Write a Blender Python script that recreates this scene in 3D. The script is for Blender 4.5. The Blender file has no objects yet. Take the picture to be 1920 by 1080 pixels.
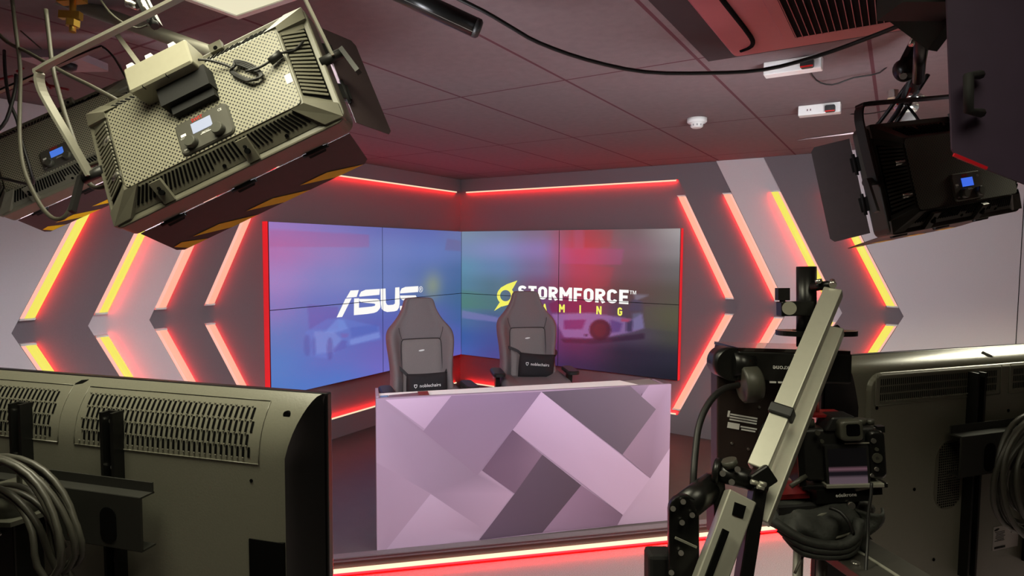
import bpy, bmesh, math, random
from mathutils import Vector, Matrix
random.seed(7)
S = bpy.context.scene
COL = S.collection
V = Vector
# ------------------------------------------------------------------ camera, exposure
RT, UP, FW = V((0.8441, 0.5361, 0.0070)), V((-0.0382, 0.0471, 0.9982)), V((-0.5348, 0.8428, -0.0603))
RT.normalize(); FW = (FW - RT*FW.dot(RT)).normalized(); UP = RT.cross(FW)
CAM = V((4.069, -5.364, 1.773))
FPX = 1136.5
cd = bpy.data.cameras.new('camera'); cam = bpy.data.objects.new('camera', cd); COL.objects.link(cam)
cd.sensor_width = 36; cd.lens = 36*FPX/1920; cd.clip_start = .02
M = Matrix((RT, UP, -FW)).transposed().to_4x4(); M.translation = CAM; cam.matrix_world = M
S.camera = cam
S.view_settings.view_transform = 'Standard'; S.view_settings.look = 'None'
S.view_settings.gamma = 1; S.view_settings.use_curve_mapping = False
S.view_settings.exposure = 0.0
w = bpy.data.worlds.new('world'); S.world = w; w.use_nodes = True
w.node_tree.nodes['Background'].inputs[0].default_value = (.9, .82, .8, 1)
w.node_tree.nodes['Background'].inputs[1].default_value = 0.0
LED_POWER = 70.0          # soft front face of the studio LED panels
TROFFER_POWER = 30.0       # ceiling light tiles
RED_POWER = 54.0

def ray(px, py): return FW + RT*((px-960)/FPX) + UP*((540-py)/FPX)
def at(px, py, d): return CAM + ray(px, py)*d                    # point seen at a pixel, d metres in front
def onz(px, py, z):
    r = ray(px, py); return CAM + r*((z-CAM.z)/r.z)
def onp(px, py, n, p):
    r = ray(px, py); return CAM + r*((V(p)-CAM).dot(n)/r.dot(n))

# ------------------------------------------------------------------ materials
def lin(c): return tuple(((x/255)/12.92 if x/255 <= .04045 else ((x/255+.055)/1.055)**2.4) for x in c)
MATS = {}
def mat(name, rgb, rough=.6, metal=0.0, noise=.12, scale=40, bump=0.0, spec=.5, bscale=None, coat=0):
    if name in MATS: return MATS[name]
    m = bpy.data.materials.new(name); m.use_nodes = True; nt = m.node_tree; b = nt.nodes['Principled BSDF']
    c = lin(rgb)
    b.inputs['Roughness'].default_value = rough; b.inputs['Metallic'].default_value = metal
    b.inputs['Specular IOR Level'].default_value = spec
    if coat: b.inputs['Coat Weight'].default_value = coat
    tc = nt.nodes.new('ShaderNodeTexCoord')
    nz = nt.nodes.new('ShaderNodeTexNoise'); nz.inputs['Scale'].default_value = scale; nz.inputs['Detail'].default_value = 4
    nt.links.new(tc.outputs['Object'], nz.inputs['Vector'])
    mx = nt.nodes.new('ShaderNodeMix'); mx.data_type = 'RGBA'
    mx.inputs[6].default_value = (*[x*(1-noise) for x in c], 1); mx.inputs[7].default_value = (*[min(1, x*(1+noise)) for x in c], 1)
    nt.links.new(nz.outputs['Fac'], mx.inputs[0]); nt.links.new(mx.outputs[2], b.inputs['Base Color'])
    if bump:
        n2 = nz
        if bscale:
            n2 = nt.nodes.new('ShaderNodeTexNoise'); n2.inputs['Scale'].default_value = bscale; n2.inputs['Detail'].default_value = 3
            nt.links.new(tc.outputs['Object'], n2.inputs['Vector'])
        bp = nt.nodes.new('ShaderNodeBump'); bp.inputs['Strength'].default_value = bump; bp.inputs['Distance'].default_value = .004
        nt.links.new(n2.outputs['Fac'], bp.inputs['Height']); nt.links.new(bp.outputs['Normal'], b.inputs['Normal'])
    MATS[name] = m; return m
def emis(name, rgb, k, raw=False):
    if name in MATS: return MATS[name]
    m = bpy.data.materials.new(name); m.use_nodes = True; b = m.node_tree.nodes['Principled BSDF']
    c = rgb if raw else lin(rgb)
    b.inputs['Base Color'].default_value = (.03, .03, .03, 1); b.inputs['Roughness'].default_value = .5
    b.inputs['Emission Color'].default_value = (*c, 1); b.inputs['Emission Strength'].default_value = k
    MATS[name] = m; return m
def perforated(name, rgb, pitch, rad):
    m = mat(name, rgb, .45, .0, .06, 60); nt = m.node_tree; b = nt.nodes['Principled BSDF']
    L = nt.links.new; N = nt.nodes.new
    tc = N('ShaderNodeTexCoord'); ds = []
    for off in ((0, 0), (.5, .5)):
        s = N('ShaderNodeVectorMath'); s.operation = 'MULTIPLY_ADD'; s.inputs[1].default_value = (1/pitch, 1/pitch, 0); s.inputs[2].default_value = (off[0], off[1], 0)
        L(tc.outputs['Object'], s.inputs[0])
        fr = N('ShaderNodeVectorMath'); fr.operation = 'FRACTION'; L(s.outputs[0], fr.inputs[0])
        sb = N('ShaderNodeVectorMath'); sb.operation = 'SUBTRACT'; sb.inputs[1].default_value = (.5, .5, 0); L(fr.outputs[0], sb.inputs[0])
        ln = N('ShaderNodeVectorMath'); ln.operation = 'LENGTH'; L(sb.outputs[0], ln.inputs[0]); ds.append(ln.outputs['Value'])
    mn = N('ShaderNodeMath'); mn.operation = 'MINIMUM'; L(ds[0], mn.inputs[0]); L(ds[1], mn.inputs[1])
    lt = N('ShaderNodeMath'); lt.operation = 'LESS_THAN'; lt.inputs[1].default_value = rad; L(mn.outputs[0], lt.inputs[0])
    src = b.inputs['Base Color'].links[0].from_socket
    mx = N('ShaderNodeMix'); mx.data_type = 'RGBA'; mx.inputs[7].default_value = (.004, .004, .004, 1)
    L(src, mx.inputs[6]); L(lt.outputs[0], mx.inputs[0]); L(mx.outputs[2], b.inputs['Base Color'])
    return m
def attr_mat(name, emit=0.0, rough=.5, coat=0.0):
    m = bpy.data.materials.new(name); m.use_nodes = True; nt = m.node_tree; b = nt.nodes['Principled BSDF']
    a = nt.nodes.new('ShaderNodeAttribute'); a.attribute_name = 'Col'
    b.inputs['Roughness'].default_value = rough; b.inputs['Coat Weight'].default_value = coat
    if emit:
        b.inputs['Base Color'].default_value = (.01, .01, .012, 1)
        nt.links.new(a.outputs['Color'], b.inputs['Emission Color']); b.inputs['Emission Strength'].default_value = emit
    else: nt.links.new(a.outputs['Color'], b.inputs['Base Color'])
    return m

PANEL = mat('grey_felt_panel', (120, 112, 116), .85, 0, .06, 120, .15)
PANELW = mat('pale_grey_board', (214, 206, 208), .8, 0, .04, 120, .1)
CARPET = mat('speckled_carpet', (138, 126, 132), .95, 0, .95, 260, .6)
STAGEF = mat('dark_vinyl', (76, 68, 66), .42, 0, .18, 9, .05)
BLACK = mat('black_plastic', (28, 28, 27), .45, 0, .15, 60)
BLACKM = mat('black_anodised', (26, 26, 25), .32, .3, .15, 60)
MATTE = mat('matte_black', (9, 9, 9), .8, 0, .2, 60)
HOLE = mat('dark_recess', (3, 3, 3), .9, 0, .1, 60, spec=.1)
CHAR = mat('charcoal_housing', (66, 66, 58), .42, .0, .1, 50)
TVM = mat('tv_back_plastic', (116, 115, 102), .32, 0, .1, 300, .04, spec=.8)
TVD = mat('tv_gloss_bezel', (20, 20, 21), .32, 0, .05, 50)
ALU = mat('brushed_aluminium', (186, 186, 172), .38, .55, .05, 90)
STEEL = mat('bright_steel', (205, 203, 196), .25, .9, .06, 80)
GREYM = mat('grey_painted_steel', (138, 136, 124), .45, .2, .08, 60)
BRASS = mat('brass', (196, 160, 74), .3, .85, .12, 60)
CABLE = mat('black_cable', (24, 24, 23), .5, 0, .1, 60)
CABLEG = mat('grey_cable', (80, 78, 67), .5, 0, .1, 60)
WHITE = mat('white_plastic', (226, 224, 220), .45, 0, .03, 60)
WLET = mat('white_print', (232, 232, 230), .6, 0, .02, 60)
REDL = mat('red_print', (205, 24, 22), .6, 0, .02, 60)
YEL = mat('yellow_tape', (252, 208, 24), .55, 0, .05, 60)
REDT = mat('red_plastic', (190, 26, 24), .4, 0, .1, 60)
DOOR = mat('black_barn_door', (74, 62, 63), .62, .1, .1, 60)
FABRIC = mat('grey_chair_fabric', (116, 107, 108), .9, 0, .16, 260, .35)
FABRIC2 = mat('light_grey_chair_fabric', (126, 116, 114), .92, 0, .2, 300, .4)
SEAM = mat('dark_seam', (46, 42, 44), .8, 0, .1, 60)
VELVET = mat('black_cushion_fabric', (34, 31, 34), .9, 0, .2, 200, .3)
DESKW = mat('white_laminate', (246, 240, 238), .5, 0, .03, 50)
DESKS = mat('mauve_laminate', (150, 128, 146), .6, 0, .05, 50)
BAGF = mat('black_bag_nylon', (38, 40, 36), .7, 0, .25, 90, .4)
ACM = mat('red_lit_air_unit', (158, 84, 88), .5, 0, .05, 40)  # white unit; the red light falling on it is put into this colour
DRAPE = mat('black_drape', (7, 7, 8), .95, 0, .2, 40)

# ------------------------------------------------------------------ mesh builder
class B:
    def __init__(s): s.v = []; s.f = []; s.mi = []; s.c = []; s.sm = []
    def add(s, vs, fs, mi=0, T=None, col=None, smooth=False):
        n = len(s.v)
        s.v += [tuple(T @ V(p)) if T else tuple(p) for p in vs]
        for f in fs: s.f.append(tuple(i+n for i in f)); s.mi.append(mi); s.sm.append(smooth)
        s.c += (col if isinstance(col, list) else [col or (1, 1, 1)]*len(vs))
        return s
    def box(s, c, d, mi=0, T=None):
        x, y, z = c; a, b, e = d[0]/2, d[1]/2, d[2]/2
        vs = [(x+i*a, y+j*b, z+k*e) for k in (-1, 1) for j in (-1, 1) for i in (-1, 1)]
        return s.add(vs, [(0, 2, 3, 1), (4, 5, 7, 6), (0, 1, 5, 4), (2, 6, 7, 3), (0, 4, 6, 2), (1, 3, 7, 5)], mi, T)
    def prism(s, poly, z0, z1, mi=0, T=None, f=None):
        n = len(poly)
        g = f or (lambda x, y, z: (x, y, z))
        vs = [g(x, y, z0) for x, y in poly] + [g(x, y, z1) for x, y in poly]
        return s.add(vs, [tuple(range(n-1, -1, -1)), tuple(range(n, 2*n))] + [(i, (i+1) % n, n+(i+1) % n, n+i) for i in range(n)], mi, T)
    def rprism(s, cx, cy, w_, h_, r, z0, z1, mi=0, T=None, bev=0):
        p = rrect(cx, cy, w_, h_, r)
        if not bev: return s.prism(p, z0, z1, mi, T)
        q = rrect(cx, cy, w_-2*bev, h_-2*bev, max(r-bev, .0005)); n = len(p)
        vs = [(x, y, z0) for x, y in p] + [(x, y, z1-bev) for x, y in p] + [(x, y, z1) for x, y in q]
        fs = [tuple(range(n-1, -1, -1)), tuple(range(2*n, 3*n))]
        for k in (0, 1): fs += [(k*n+i, k*n+(i+1) % n, (k+1)*n+(i+1) % n, (k+1)*n+i) for i in range(n)]
        return s.add(vs, fs, mi, T)
    def cyl(s, p0, p1, r0, r1=None, n=16, mi=0, T=None, caps=True, smooth=True):
        p0, p1 = V(p0), V(p1); r1 = r0 if r1 is None else r1
        d = (p1-p0).normalized(); a = d.orthogonal().normalized(); b = d.cross(a)
        vs = []
        for p, r in ((p0, r0), (p1, r1)):
            vs += [p + a*(r*math.cos(2*math.pi*i/n)) + b*(r*math.sin(2*math.pi*i/n)) for i in range(n)]
        s.add(vs, [(i, (i+1) % n, n+(i+1) % n, n+i) for i in range(n)], mi, T, smooth=smooth)
        if caps: s.add(vs, [tuple(range(n-1, -1, -1)), tuple(range(n, 2*n))], mi, T)
        return s
    def tube(s, pts, r, n=8, mi=0, T=None, smooth=3, flat=None):
        P = spline(pts, smooth) if smooth > 1 else [V(p) for p in pts]
        a = None; vs = []
        for i, p in enumerate(P):
            d = (P[min(i+1, len(P)-1)] - P[max(i-1, 0)]).normalized()
            if a is None: a = (flat.cross(d).normalized() if flat is not None else d.orthogonal().normalized())
            else:
                a = a - d*a.dot(d); a.normalize()
            b = d.cross(a)
            if flat is not None:      # flat bar: r = (half width, half thickness)
                vs += [p + a*(r[0]*i_) + b*(r[1]*j_) for i_, j_ in ((-1, -1), (1, -1), (1, 1), (-1, 1))]
            else: vs += [p + a*(r*math.cos(2*math.pi*k/n)) + b*(r*math.sin(2*math.pi*k/n)) for k in range(n)]
        m = 4 if flat is not None else n
        fs = []
        for i in range(len(P)-1):
            fs += [(i*m+k, i*m+(k+1) % m, (i+1)*m+(k+1) % m, (i+1)*m+k) for k in range(m)]
        s.add(vs, fs, mi, T, smooth=flat is None)
        e = (len(P)-1)*m
        return s.add(vs, [tuple(range(m-1, -1, -1)), tuple(range(e, e+m))], mi, T)
    def bar(s, p0, p1, side, w_, h_, mi=0):
        p0, p1 = V(p0), V(p1); d = (p1-p0).normalized(); side = V(side); a = (side-d*side.dot(d)).normalized(); b = d.cross(a)
        vs = [p + a*(i*w_/2) + b*(j*h_/2) for p in (p0, p1) for i, j in ((-1, -1), (1, -1), (1, 1), (-1, 1))]
        return s.add(vs, [(3, 2, 1, 0), (4, 5, 6, 7), (0, 1, 5, 4), (1, 2, 6, 5), (2, 3, 7, 6), (3, 0, 4, 7)], mi)
    def lathe(s, prof, p0, axis, n=20, mi=0):
        p0 = V(p0); d = V(axis).normalized(); a = d.orthogonal().normalized(); b = d.cross(a); vs = []
        for r, h in prof: vs += [p0 + d*h + a*(r*math.cos(2*math.pi*i/n)) + b*(r*math.sin(2*math.pi*i/n)) for i in range(n)]
        k = len(prof)
        s.add(vs, [(j*n+i, j*n+(i+1) % n, (j+1)*n+(i+1) % n, (j+1)*n+i) for j in range(k-1) for i in range(n)], mi, smooth=True)
        return s.add(vs, [tuple(range(n-1, -1, -1)), tuple(range((k-1)*n, k*n))], mi)
    def grid(s, fn, nu, nv, mi=0, col=None, smooth=True, flip=False):
        vs = [fn(i/nu, j/nv) for j in range(nv+1) for i in range(nu+1)]
        cs = [col(i/nu, j/nv) for j in range(nv+1) for i in range(nu+1)] if col else None
        fs = [(j*(nu+1)+i, j*(nu+1)+i+1, (j+1)*(nu+1)+i+1, (j+1)*(nu+1)+i) for j in range(nv) for i in range(nu)]
        if flip: fs = [f[::-1] for f in fs]
        return s.add(vs, fs, mi, col=cs, smooth=smooth)
def spline(pts, k):
    P = [V(p) for p in pts]; out = []
    for i in range(len(P)-1):
        a, b, c, d = P[max(i-1, 0)], P[i], P[i+1], P[min(i+2, len(P)-1)]
        for j in range(k):
            t = j/k
            out.append(.5*((2*b) + (c-a)*t + (2*a-5*b+4*c-d)*t*t + (3*b-a-3*c+d)*t**3))
    return out + [P[-1]]
def rrect(cx, cy, w_, h_, r, n=5):
    o = []
    for k, (sx, sy) in enumerate(((1, 1), (-1, 1), (-1, -1), (1, -1))):
        for i in range(n+1):
            a = math.pi/2*(k + i/n); o.append((cx+sx*(w_/2-r)+r*math.cos(a), cy+sy*(h_/2-r)+r*math.sin(a)))
    return o
def obj(name, b, mats, parent=None, recalc=True, bevel=0, col=False):
    me = bpy.data.meshes.new(name); me.from_pydata([tuple(p) for p in b.v], [], b.f); me.update()
    mats = mats if isinstance(mats, (list, tuple)) else [mats]
    for m in mats: me.materials.append(m)
    me.polygons.foreach_set('material_index', b.mi); me.polygons.foreach_set('use_smooth', b.sm)
    if col:
        ca = me.color_attributes.new('Col', 'FLOAT_COLOR', 'POINT')
        ca.data.foreach_set('color', [x for c in b.c for x in (*c, 1)])
    if recalc:
        bm = bmesh.new(); bm.from_mesh(me); bmesh.ops.remove_doubles(bm, verts=bm.verts, dist=1e-6)
        bmesh.ops.recalc_face_normals(bm, faces=bm.faces); bm.to_mesh(me); bm.free()
    o = bpy.data.objects.new(name, me); COL.objects.link(o)
    if parent: o.parent = parent
    if bevel:
        md = o.modifiers.new('edge', 'BEVEL'); md.width = bevel; md.segments = 2; md.limit_method = 'ANGLE'; md.angle_limit = .7
    return o
def tag(o, label, cat, group=None):
    o['label'] = label; o['category'] = cat
    if group: o['group'] = group
    return o
def thing(name, label, cat, Mx=None, group=None):
    o = bpy.data.objects.new(name, None); COL.objects.link(o); o.empty_display_size = .05
    if Mx is not None: o.matrix_world = Mx
    return tag(o, label, cat, group)
def struct(name, b, m, **k):
    o = obj(name, b, m, **k); o['kind'] = 'structure'; return o
def frame(loc, x, y, z):
    m = Matrix((x, y, z)).transposed().to_4x4(); m.translation = V(loc); return m
def text(b, s, size, T, mi=0, bold=0.0, space=1.0, align='CENTER', ext=0.0, sx=1.0):
    cu = bpy.data.curves.new('t', 'FONT'); cu.body = s; cu.size = 1.0; cu.offset = bold/size; cu.space_character = space
    cu.align_x = align; cu.extrude = ext/size; cu.resolution_u = 3
    o = bpy.data.objects.new('t', cu); COL.objects.link(o)
    me = bpy.data.meshes.new_from_object(o.evaluated_get(bpy.context.evaluated_depsgraph_get()))
    b.add([(v.co.x*sx*size, v.co.y*size, v.co.z*size) for v in me.vertices], [tuple(p.vertices) for p in me.polygons], mi, T)
    bpy.data.objects.remove(o); bpy.data.curves.remove(cu); bpy.data.meshes.remove(me)
    return b

# ------------------------------------------------------------------ room shell
CEIL, ST = 2.56, .12
struct('floor', B().box((3.3, -3.7, -.05), (7.2, 8.2, .1)), CARPET)
cm = mat('ceiling_tile', (118, 104, 105), .9, 0, .16, 25, .25, bscale=300)
def ceiling_lines():
    nt = cm.node_tree; N = nt.nodes.new; L = nt.links.new; b = nt.nodes['Principled BSDF']
    tc = N('ShaderNodeTexCoord'); sp = N('ShaderNodeSeparateXYZ'); L(tc.outputs['Object'], sp.inputs[0]); outs = []
    for ax, o0, pitch, wd in (('X', 2.15, .6, .007), ('Y', -1.57, 1.27, .006)):
        a = N('ShaderNodeMath'); a.operation = 'SUBTRACT'; a.inputs[1].default_value = o0 - pitch*20 - pitch/2; L(sp.outputs[ax], a.inputs[0])
        d = N('ShaderNodeMath'); d.operation = 'DIVIDE'; d.inputs[1].default_value = pitch; L(a.outputs[0], d.inputs[0])
        f = N('ShaderNodeMath'); f.operation = 'FRACT'; L(d.outputs[0], f.inputs[0])
        c = N('ShaderNodeMath'); c.operation = 'SUBTRACT'; c.inputs[1].default_value = .5; L(f.outputs[0], c.inputs[0])
        g = N('ShaderNodeMath'); g.operation = 'ABSOLUTE'; L(c.outputs[0], g.inputs[0])
        h = N('ShaderNodeMath'); h.operation = 'LESS_THAN'; h.inputs[1].default_value = wd/pitch; L(g.outputs[0], h.inputs[0]); outs.append(h.outputs[0])
    mxm = N('ShaderNodeMath'); mxm.operation = 'MAXIMUM'; L(outs[0], mxm.inputs[0]); L(outs[1], mxm.inputs[1])
    src = b.inputs['Base Color'].links[0].from_socket
    mx = N('ShaderNodeMix'); mx.data_type = 'RGBA'; mx.inputs[7].default_value = (*lin((88, 46, 54)), 1)  # seam colour includes the red light the seams catch
    L(mxm.outputs[0], mx.inputs[0]); L(src, mx.inputs[6]); L(mx.outputs[2], b.inputs['Base Color'])
ceiling_lines()
struct('ceiling', B().box((3.3, -3.7, CEIL+.05), (7.2, 8.2, .1)), cm)
# inner faces of the walls lie .07 m behind the screens
struct('wall_left', B().box((-.17, -3.7, CEIL/2), (.2, 8.2, CEIL)), PANEL)
struct('wall_back', B().box((2.38, .17, CEIL/2), (4.9, .2, CEIL)), PANEL)
DARKW = mat('dark_studio_wall', (30, 27, 29), .9, 0, .1, 30)
struct('wall_right', B().box((6.85, -3.7, CEIL/2), (.1, 8.2, CEIL)), DARKW)
struct('wall_front', B().box((3.3, -7.75, CEIL/2), (7.2, .1, CEIL)), DARKW)
struct('wall_back_return', B().box((5.85, .37, CEIL/2), (2.06, .1, CEIL)), DARKW)
# stage: a triangular platform in the corner
sb = B().prism([(-.06, .06), (4.86, .06), (-.06, -4.78)], 0, ST)
struct('stage_platform', sb, STAGEF)
d_ = V((.717, .697, 0)).normalized(); n_ = V((d_.y, -d_.x, 0))
e0, e1 = V((-.06, -4.78, 0)), V((4.86, .06, 0)); d_ = (e1-e0).normalized(); n_ = V((d_.y, -d_.x, 0))
tb = B()
for off, z, hh, ww in ((.012, ST+.003, .006, .05), (.018, ST-.012, .024, .012)):
    tb.bar(e0+n_*off+V((0, 0, z)), e1+n_*off+V((0, 0, z)), n_, ww, hh)
struct('trim_stage_edge', tb, mat('grey_nosing', (120, 108, 112), .5, .2, .1, 60))
PEACH = emis('warm_led_core', (255, 226, 190), 1.0)
WHITEY = emis('stage_led_core', (255, 240, 200), 1.15)
REDE = emis('red_led', (1.0, .0006, .0012), RED_POWER, raw=True)
REDS = emis('red_led_soft', (1.0, .0006, .0012), RED_POWER*1.1, raw=True)
st = thing('stage_led_strip', 'white glowing LED strip along the foot of the stage riser', 'LED strip')
b = B().bar(e0+n_*.012+V((0, 0, .042)), e1+n_*.012+V((0, 0, .042)), n_, .012, .02); obj('diffuser', b, WHITEY, st)
b = B().bar(e0+n_*.012+V((0, 0, .026)), e1+n_*.012+V((0, 0, .026)), n_, .016, .010); obj('red_emitter', b, REDS, st)

# ------------------------------------------------------------------ chevron walls
def wallfn(side):
    if side == 'left': return lambda s, z, o: V((-.07+o, -s, z))
    return lambda s, z, o: V((s, .07-o, z))
TIPZ, K = 1.312, .49
TIPS = {'left': (2.965, 3.32, 3.685, 4.065), 'right': (2.935, 3.335, 3.722, 4.125)}
ENDS = {'left': 7.6, 'right': 4.84}
def edge(t, z): return t - K*abs(z-TIPZ)
NAMES = {'left': 'wall_left', 'right': 'wall_back'}
STRIPZ, LOWZ = 2.425, .295
TUBE_Y = emis('yellow_tube_core', (242, 230, 96), 1.0)
TUBE_P = emis('pink_tube_core', (255, 180, 152), 1.0)
TUBE_W = emis('pale_tube_side', (255, 190, 172), .97)
ORD = ('innermost', 'second from the screens', 'third from the screens', 'outermost')
for side in ('left', 'right'):
    F = wallfn(side); tips = TIPS[side]; end = ENDS[side]; p = .028
    def slab(name, poly, o0, o1, m):
        b = B(); b.prism(poly, o0, o1, f=lambda x, y, z: tuple(F(x, y, z))); o = struct(name, b, m); return o
    z0 = ST if side == 'right' else ST
    t0, t1 = tips[0], tips[1]
    c = -.04
    slab('trim_1', [(c, CEIL), (edge(t1, CEIL), CEIL), (t1, TIPZ), (edge(t1, z0), z0), (c, z0), (c, LOWZ), (edge(t0, LOWZ), LOWZ), (t0, TIPZ), (edge(t0, STRIPZ), STRIPZ), (c, STRIPZ)], -.02, p, PANEL)
    for k in (1, 2):
        a, b2 = tips[k], tips[k+1]
        slab('trim_%d' % (k+1), [(edge(a, CEIL), CEIL), (edge(b2, CEIL), CEIL), (b2, TIPZ), (edge(b2, z0), z0), (edge(a, z0), z0), (a, TIPZ)], -.02, p*(k+1), PANELW if k == 1 else PANEL)
    a = tips[3]
    slab('trim_4', [(edge(a, CEIL), CEIL), (end, CEIL), (end, z0), (edge(a, z0), z0), (a, TIPZ)], -.02, p*4, PANELW)
    if side == 'right':
        for sx in (4.775,):
            struct('trim_5', B().box((sx, .07-p*4-.001, (CEIL+ST)/2), (.004, .004, CEIL-ST-.02)), HOLE)
    # LED tubes lying in each chevron step
    for k, t in enumerate(tips):
        for half in ('upper', 'lower'):
            zs = (TIPZ+.075, TIPZ+.075+.885) if half == 'upper' else (TIPZ-.075, TIPZ-.075-.885)
            core = TUBE_Y if k >= 2 else TUBE_P
            wd = .068
            nm = {'left': 'left', 'right': 'right'}[side]
            lab = '%s %s LED tube, %s of four on the %s chevron wall' % (half, 'yellow' if k >= 2 else 'pink', ORD[k], nm)
            tb_ = thing('led_tube', lab, 'LED tube', None, 'LED tubes of the chevron walls')
            o0 = p*k
            nrm = 1/math.hypot(1, K)
            def pt(z, off, o): return F(edge(t, z)-off/nrm*1.0, z, o0+o)
            def strip(x0, x1, oa, ob, m, nm2):
                b = B(); P = []
                for z in zs:
                    for x, o in ((x0, oa), (x1, oa), (x1, ob), (x0, ob)): P.append(pt(z, x, o))
                b.add(P, [(0, 1, 2, 3), (7, 6, 5, 4), (0, 4, 5, 1), (1, 5, 6, 2), (2, 6, 7, 3), (3, 7, 4, 0)]); obj(nm2, b, m, tb_)
            def half_round(x0, x1, hgt, m, nm2, a0, a1):
                b = B(); P = []; nseg = 6; cx = (x0+x1)/2; rx = (x1-x0)/2
                for z in zs:
                    for i in range(nseg+1):
                        aa = a0+(a1-a0)*i/nseg; P.append(pt(z, cx-rx*math.cos(aa), .020+hgt*math.sin(aa)))
                n1 = nseg+1
                b.add(P, [(i, i+1, n1+i+1, n1+i) for i in range(nseg)], smooth=True)
                b.add(P, [tuple(range(n1)), tuple(range(2*n1-1, n1-1, -1)), (0, nseg, n1+nseg, n1)]); obj(nm2, b, m, tb_)
            half_round(.004, wd, .022, TUBE_W, 'diffuser', 0, math.pi*.31)
            half_round(.004, wd, .022, core, 'lit_core', math.pi*.31, math.pi)
            strip(wd-.021, wd-.015, .001, .0195, REDE, 'red_emitter')
            strip(.010, .016, .0, .0195, HOLE, 'mounting_rail')
            # end caps and the little wire hook at the ends
            for z, zz in ((zs[0], zs[0]+(-.012 if half == 'upper' else .012)), (zs[1], zs[1]+(.012 if half == 'upper' else -.012))):
                b = B(); q = [F(edge(t, z)-x/nrm, z, o0+o) for x, o in ((.003, .001), (wd, .001), (wd, .036), (.003, .036))]
                q2 = [F(edge(t, zz)-x/nrm, zz, o0+o) for x, o in ((.003, .001), (wd, .001), (wd, .036), (.003, .036))]
                b.add(q+q2, [(0, 1, 2, 3), (7, 6, 5, 4), (0, 4, 5, 1), (1, 5, 6, 2), (2, 6, 7, 3), (3, 7, 4, 0)])
                obj('end_cap', b, WHITE, tb_)
    # horizontal strips above and below the screens
    for nm, z, dz in (('top', STRIPZ, -1), ('bottom', LOWZ, 1)):
        sname = 'left' if side == 'left' else 'right'
        lab = 'thin red LED strip running %s the %s bank of wall screens' % ('above' if nm == 'top' else 'below', sname)
        t_ = thing('wall_led_strip', lab, 'LED strip', None, 'LED strips around the screens')
        s0, s1 = .03, edge(tips[0], z)-.02
        def sbox(za, zb, oa, ob, m, n2):
            b = B(); P = [F(s_, z_, o_) for s_ in (s0, s1) for z_, o_ in ((za, oa), (zb, oa), (zb, ob), (za, ob))]
            b.add(P, [(0, 1, 2, 3), (7, 6, 5, 4), (0, 4, 5, 1), (1, 5, 6, 2), (2, 6, 7, 3), (3, 7, 4, 0)]); obj(n2, b, m, t_)
        sbox(z+dz*.001, z+dz*.013, .021, .029, PEACH, 'diffuser')
        sbox(z+dz*.001, z+dz*.005, .001, .0205, REDE, 'red_emitter')

# black drape right of the back wall
b = B(); b.grid(lambda u, v: (4.86+u*1.95, -.02+.03*math.sin(u*60)+.012*math.sin(u*131), .005+v*(CEIL-.015)), 160, 2)
o = obj('stage_drape', b, DRAPE, recalc=False); md = o.modifiers.new('thick', 'SOLIDIFY'); md.thickness = .004
tag(o, 'black drape hanging at the right end of the pale chevron wall', 'drape')

# ------------------------------------------------------------------ video wall
SW, SH, SZ = 2.4356, 1.37, .62
def wpt(side, u, v, o=0.0):      # u 0..1 left to right as seen, v 0..1 up
    if side == 'left': return V((o, -(1-u)*SW, SZ+v*SH))
    return V((u*SW, -o, SZ+v*SH))
def px2uv(side, px, py):
    if side == 'left':
        p = onp(px, py, V((1, 0, 0)), (0, 0, 0)); return 1+p.y/SW, (p.z-SZ)/SH
    p = onp(px, py, V((0, 1, 0)), (0, 0, 0)); return p.x/SW, (p.z-SZ)/SH
GL = [  # rows from top, columns left to right
 [(140,118,186), (122,114,182), (100,108,176), (92,104,172), (98,108,160)],
 [(160,112,172), (140,122,182), (106,122,184), (96,116,180), (92,112,168)],
 [(150,126,188), (122,126,188), (100,120,182), (88,110,166), (72,100,150)],
 [(122,118,184), (106,116,186), (92,112,182), (80,104,160), (66,98,142)],
 [(98,120,186), (98,108,182), (90,98,176), (86,96,168), (64,94,150)],
 [(88,122,192), (92,108,186), (104,100,180), (104,98,178), (76,92,166)],
 [(80,120,194), (82,116,194), (100,104,190), (112,100,184), (90,92,176)]]
GR = [
 [(116,136,160), (112,124,152), (122,104,128), (142,66,78), (112,92,96), (150,142,142)],
 [(114,134,172), (122,130,178), (132,112,164), (170,62,76), (122,88,100), (128,120,122)],
 [(94,138,166), (96,124,164), (114,100,138), (158,62,84), (108,76,84), (98,92,92)],
 [(86,126,150), (80,110,130), (106,70,100), (140,56,70), (92,66,66), (84,76,68)],
 [(82,126,124), (76,108,122), (92,62,104), (106,54,88), (80,62,76), (82,80,62)],
 [(74,104,150), (70,88,140), (88,58,116), (92,52,100), (76,62,84), (66,66,60)],
 [(58,90,156), (64,78,142), (72,50,104), (72,40,78), (44,36,54), (40,38,52)],
 [(66,92,166), (70,74,142), (62,46,98), (52,38,72), (36,32,48), (26,26,38)]]
def bil(G, u, v):
    nr, nc = len(G)-1, len(G[0])-1
    y = (1-min(max(v, 0), 1))*nr; x = min(max(u, 0), 1)*nc
    j = min(int(y), nr-1); i = min(int(x), nc-1); fy, fx = y-j, x-i
    fy = fy*fy*(3-2*fy); fx = fx*fx*(3-2*fx)
    return [(G[j][i][k]*(1-fx)+G[j][i+1][k]*fx)*(1-fy)+(G[j+1][i][k]*(1-fx)+G[j+1][i+1][k]*fx)*fy for k in range(3)]
def inpoly(x, y, P):
    r = False; n = len(P)
    for i in range(n):
        x1, y1 = P[i]; x2, y2 = P[(i+1) % n]
        if (y1 > y) != (y2 > y) and x < (x2-x1)*(y-y1)/(y2-y1)+x1: r = not r
    return r
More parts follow.
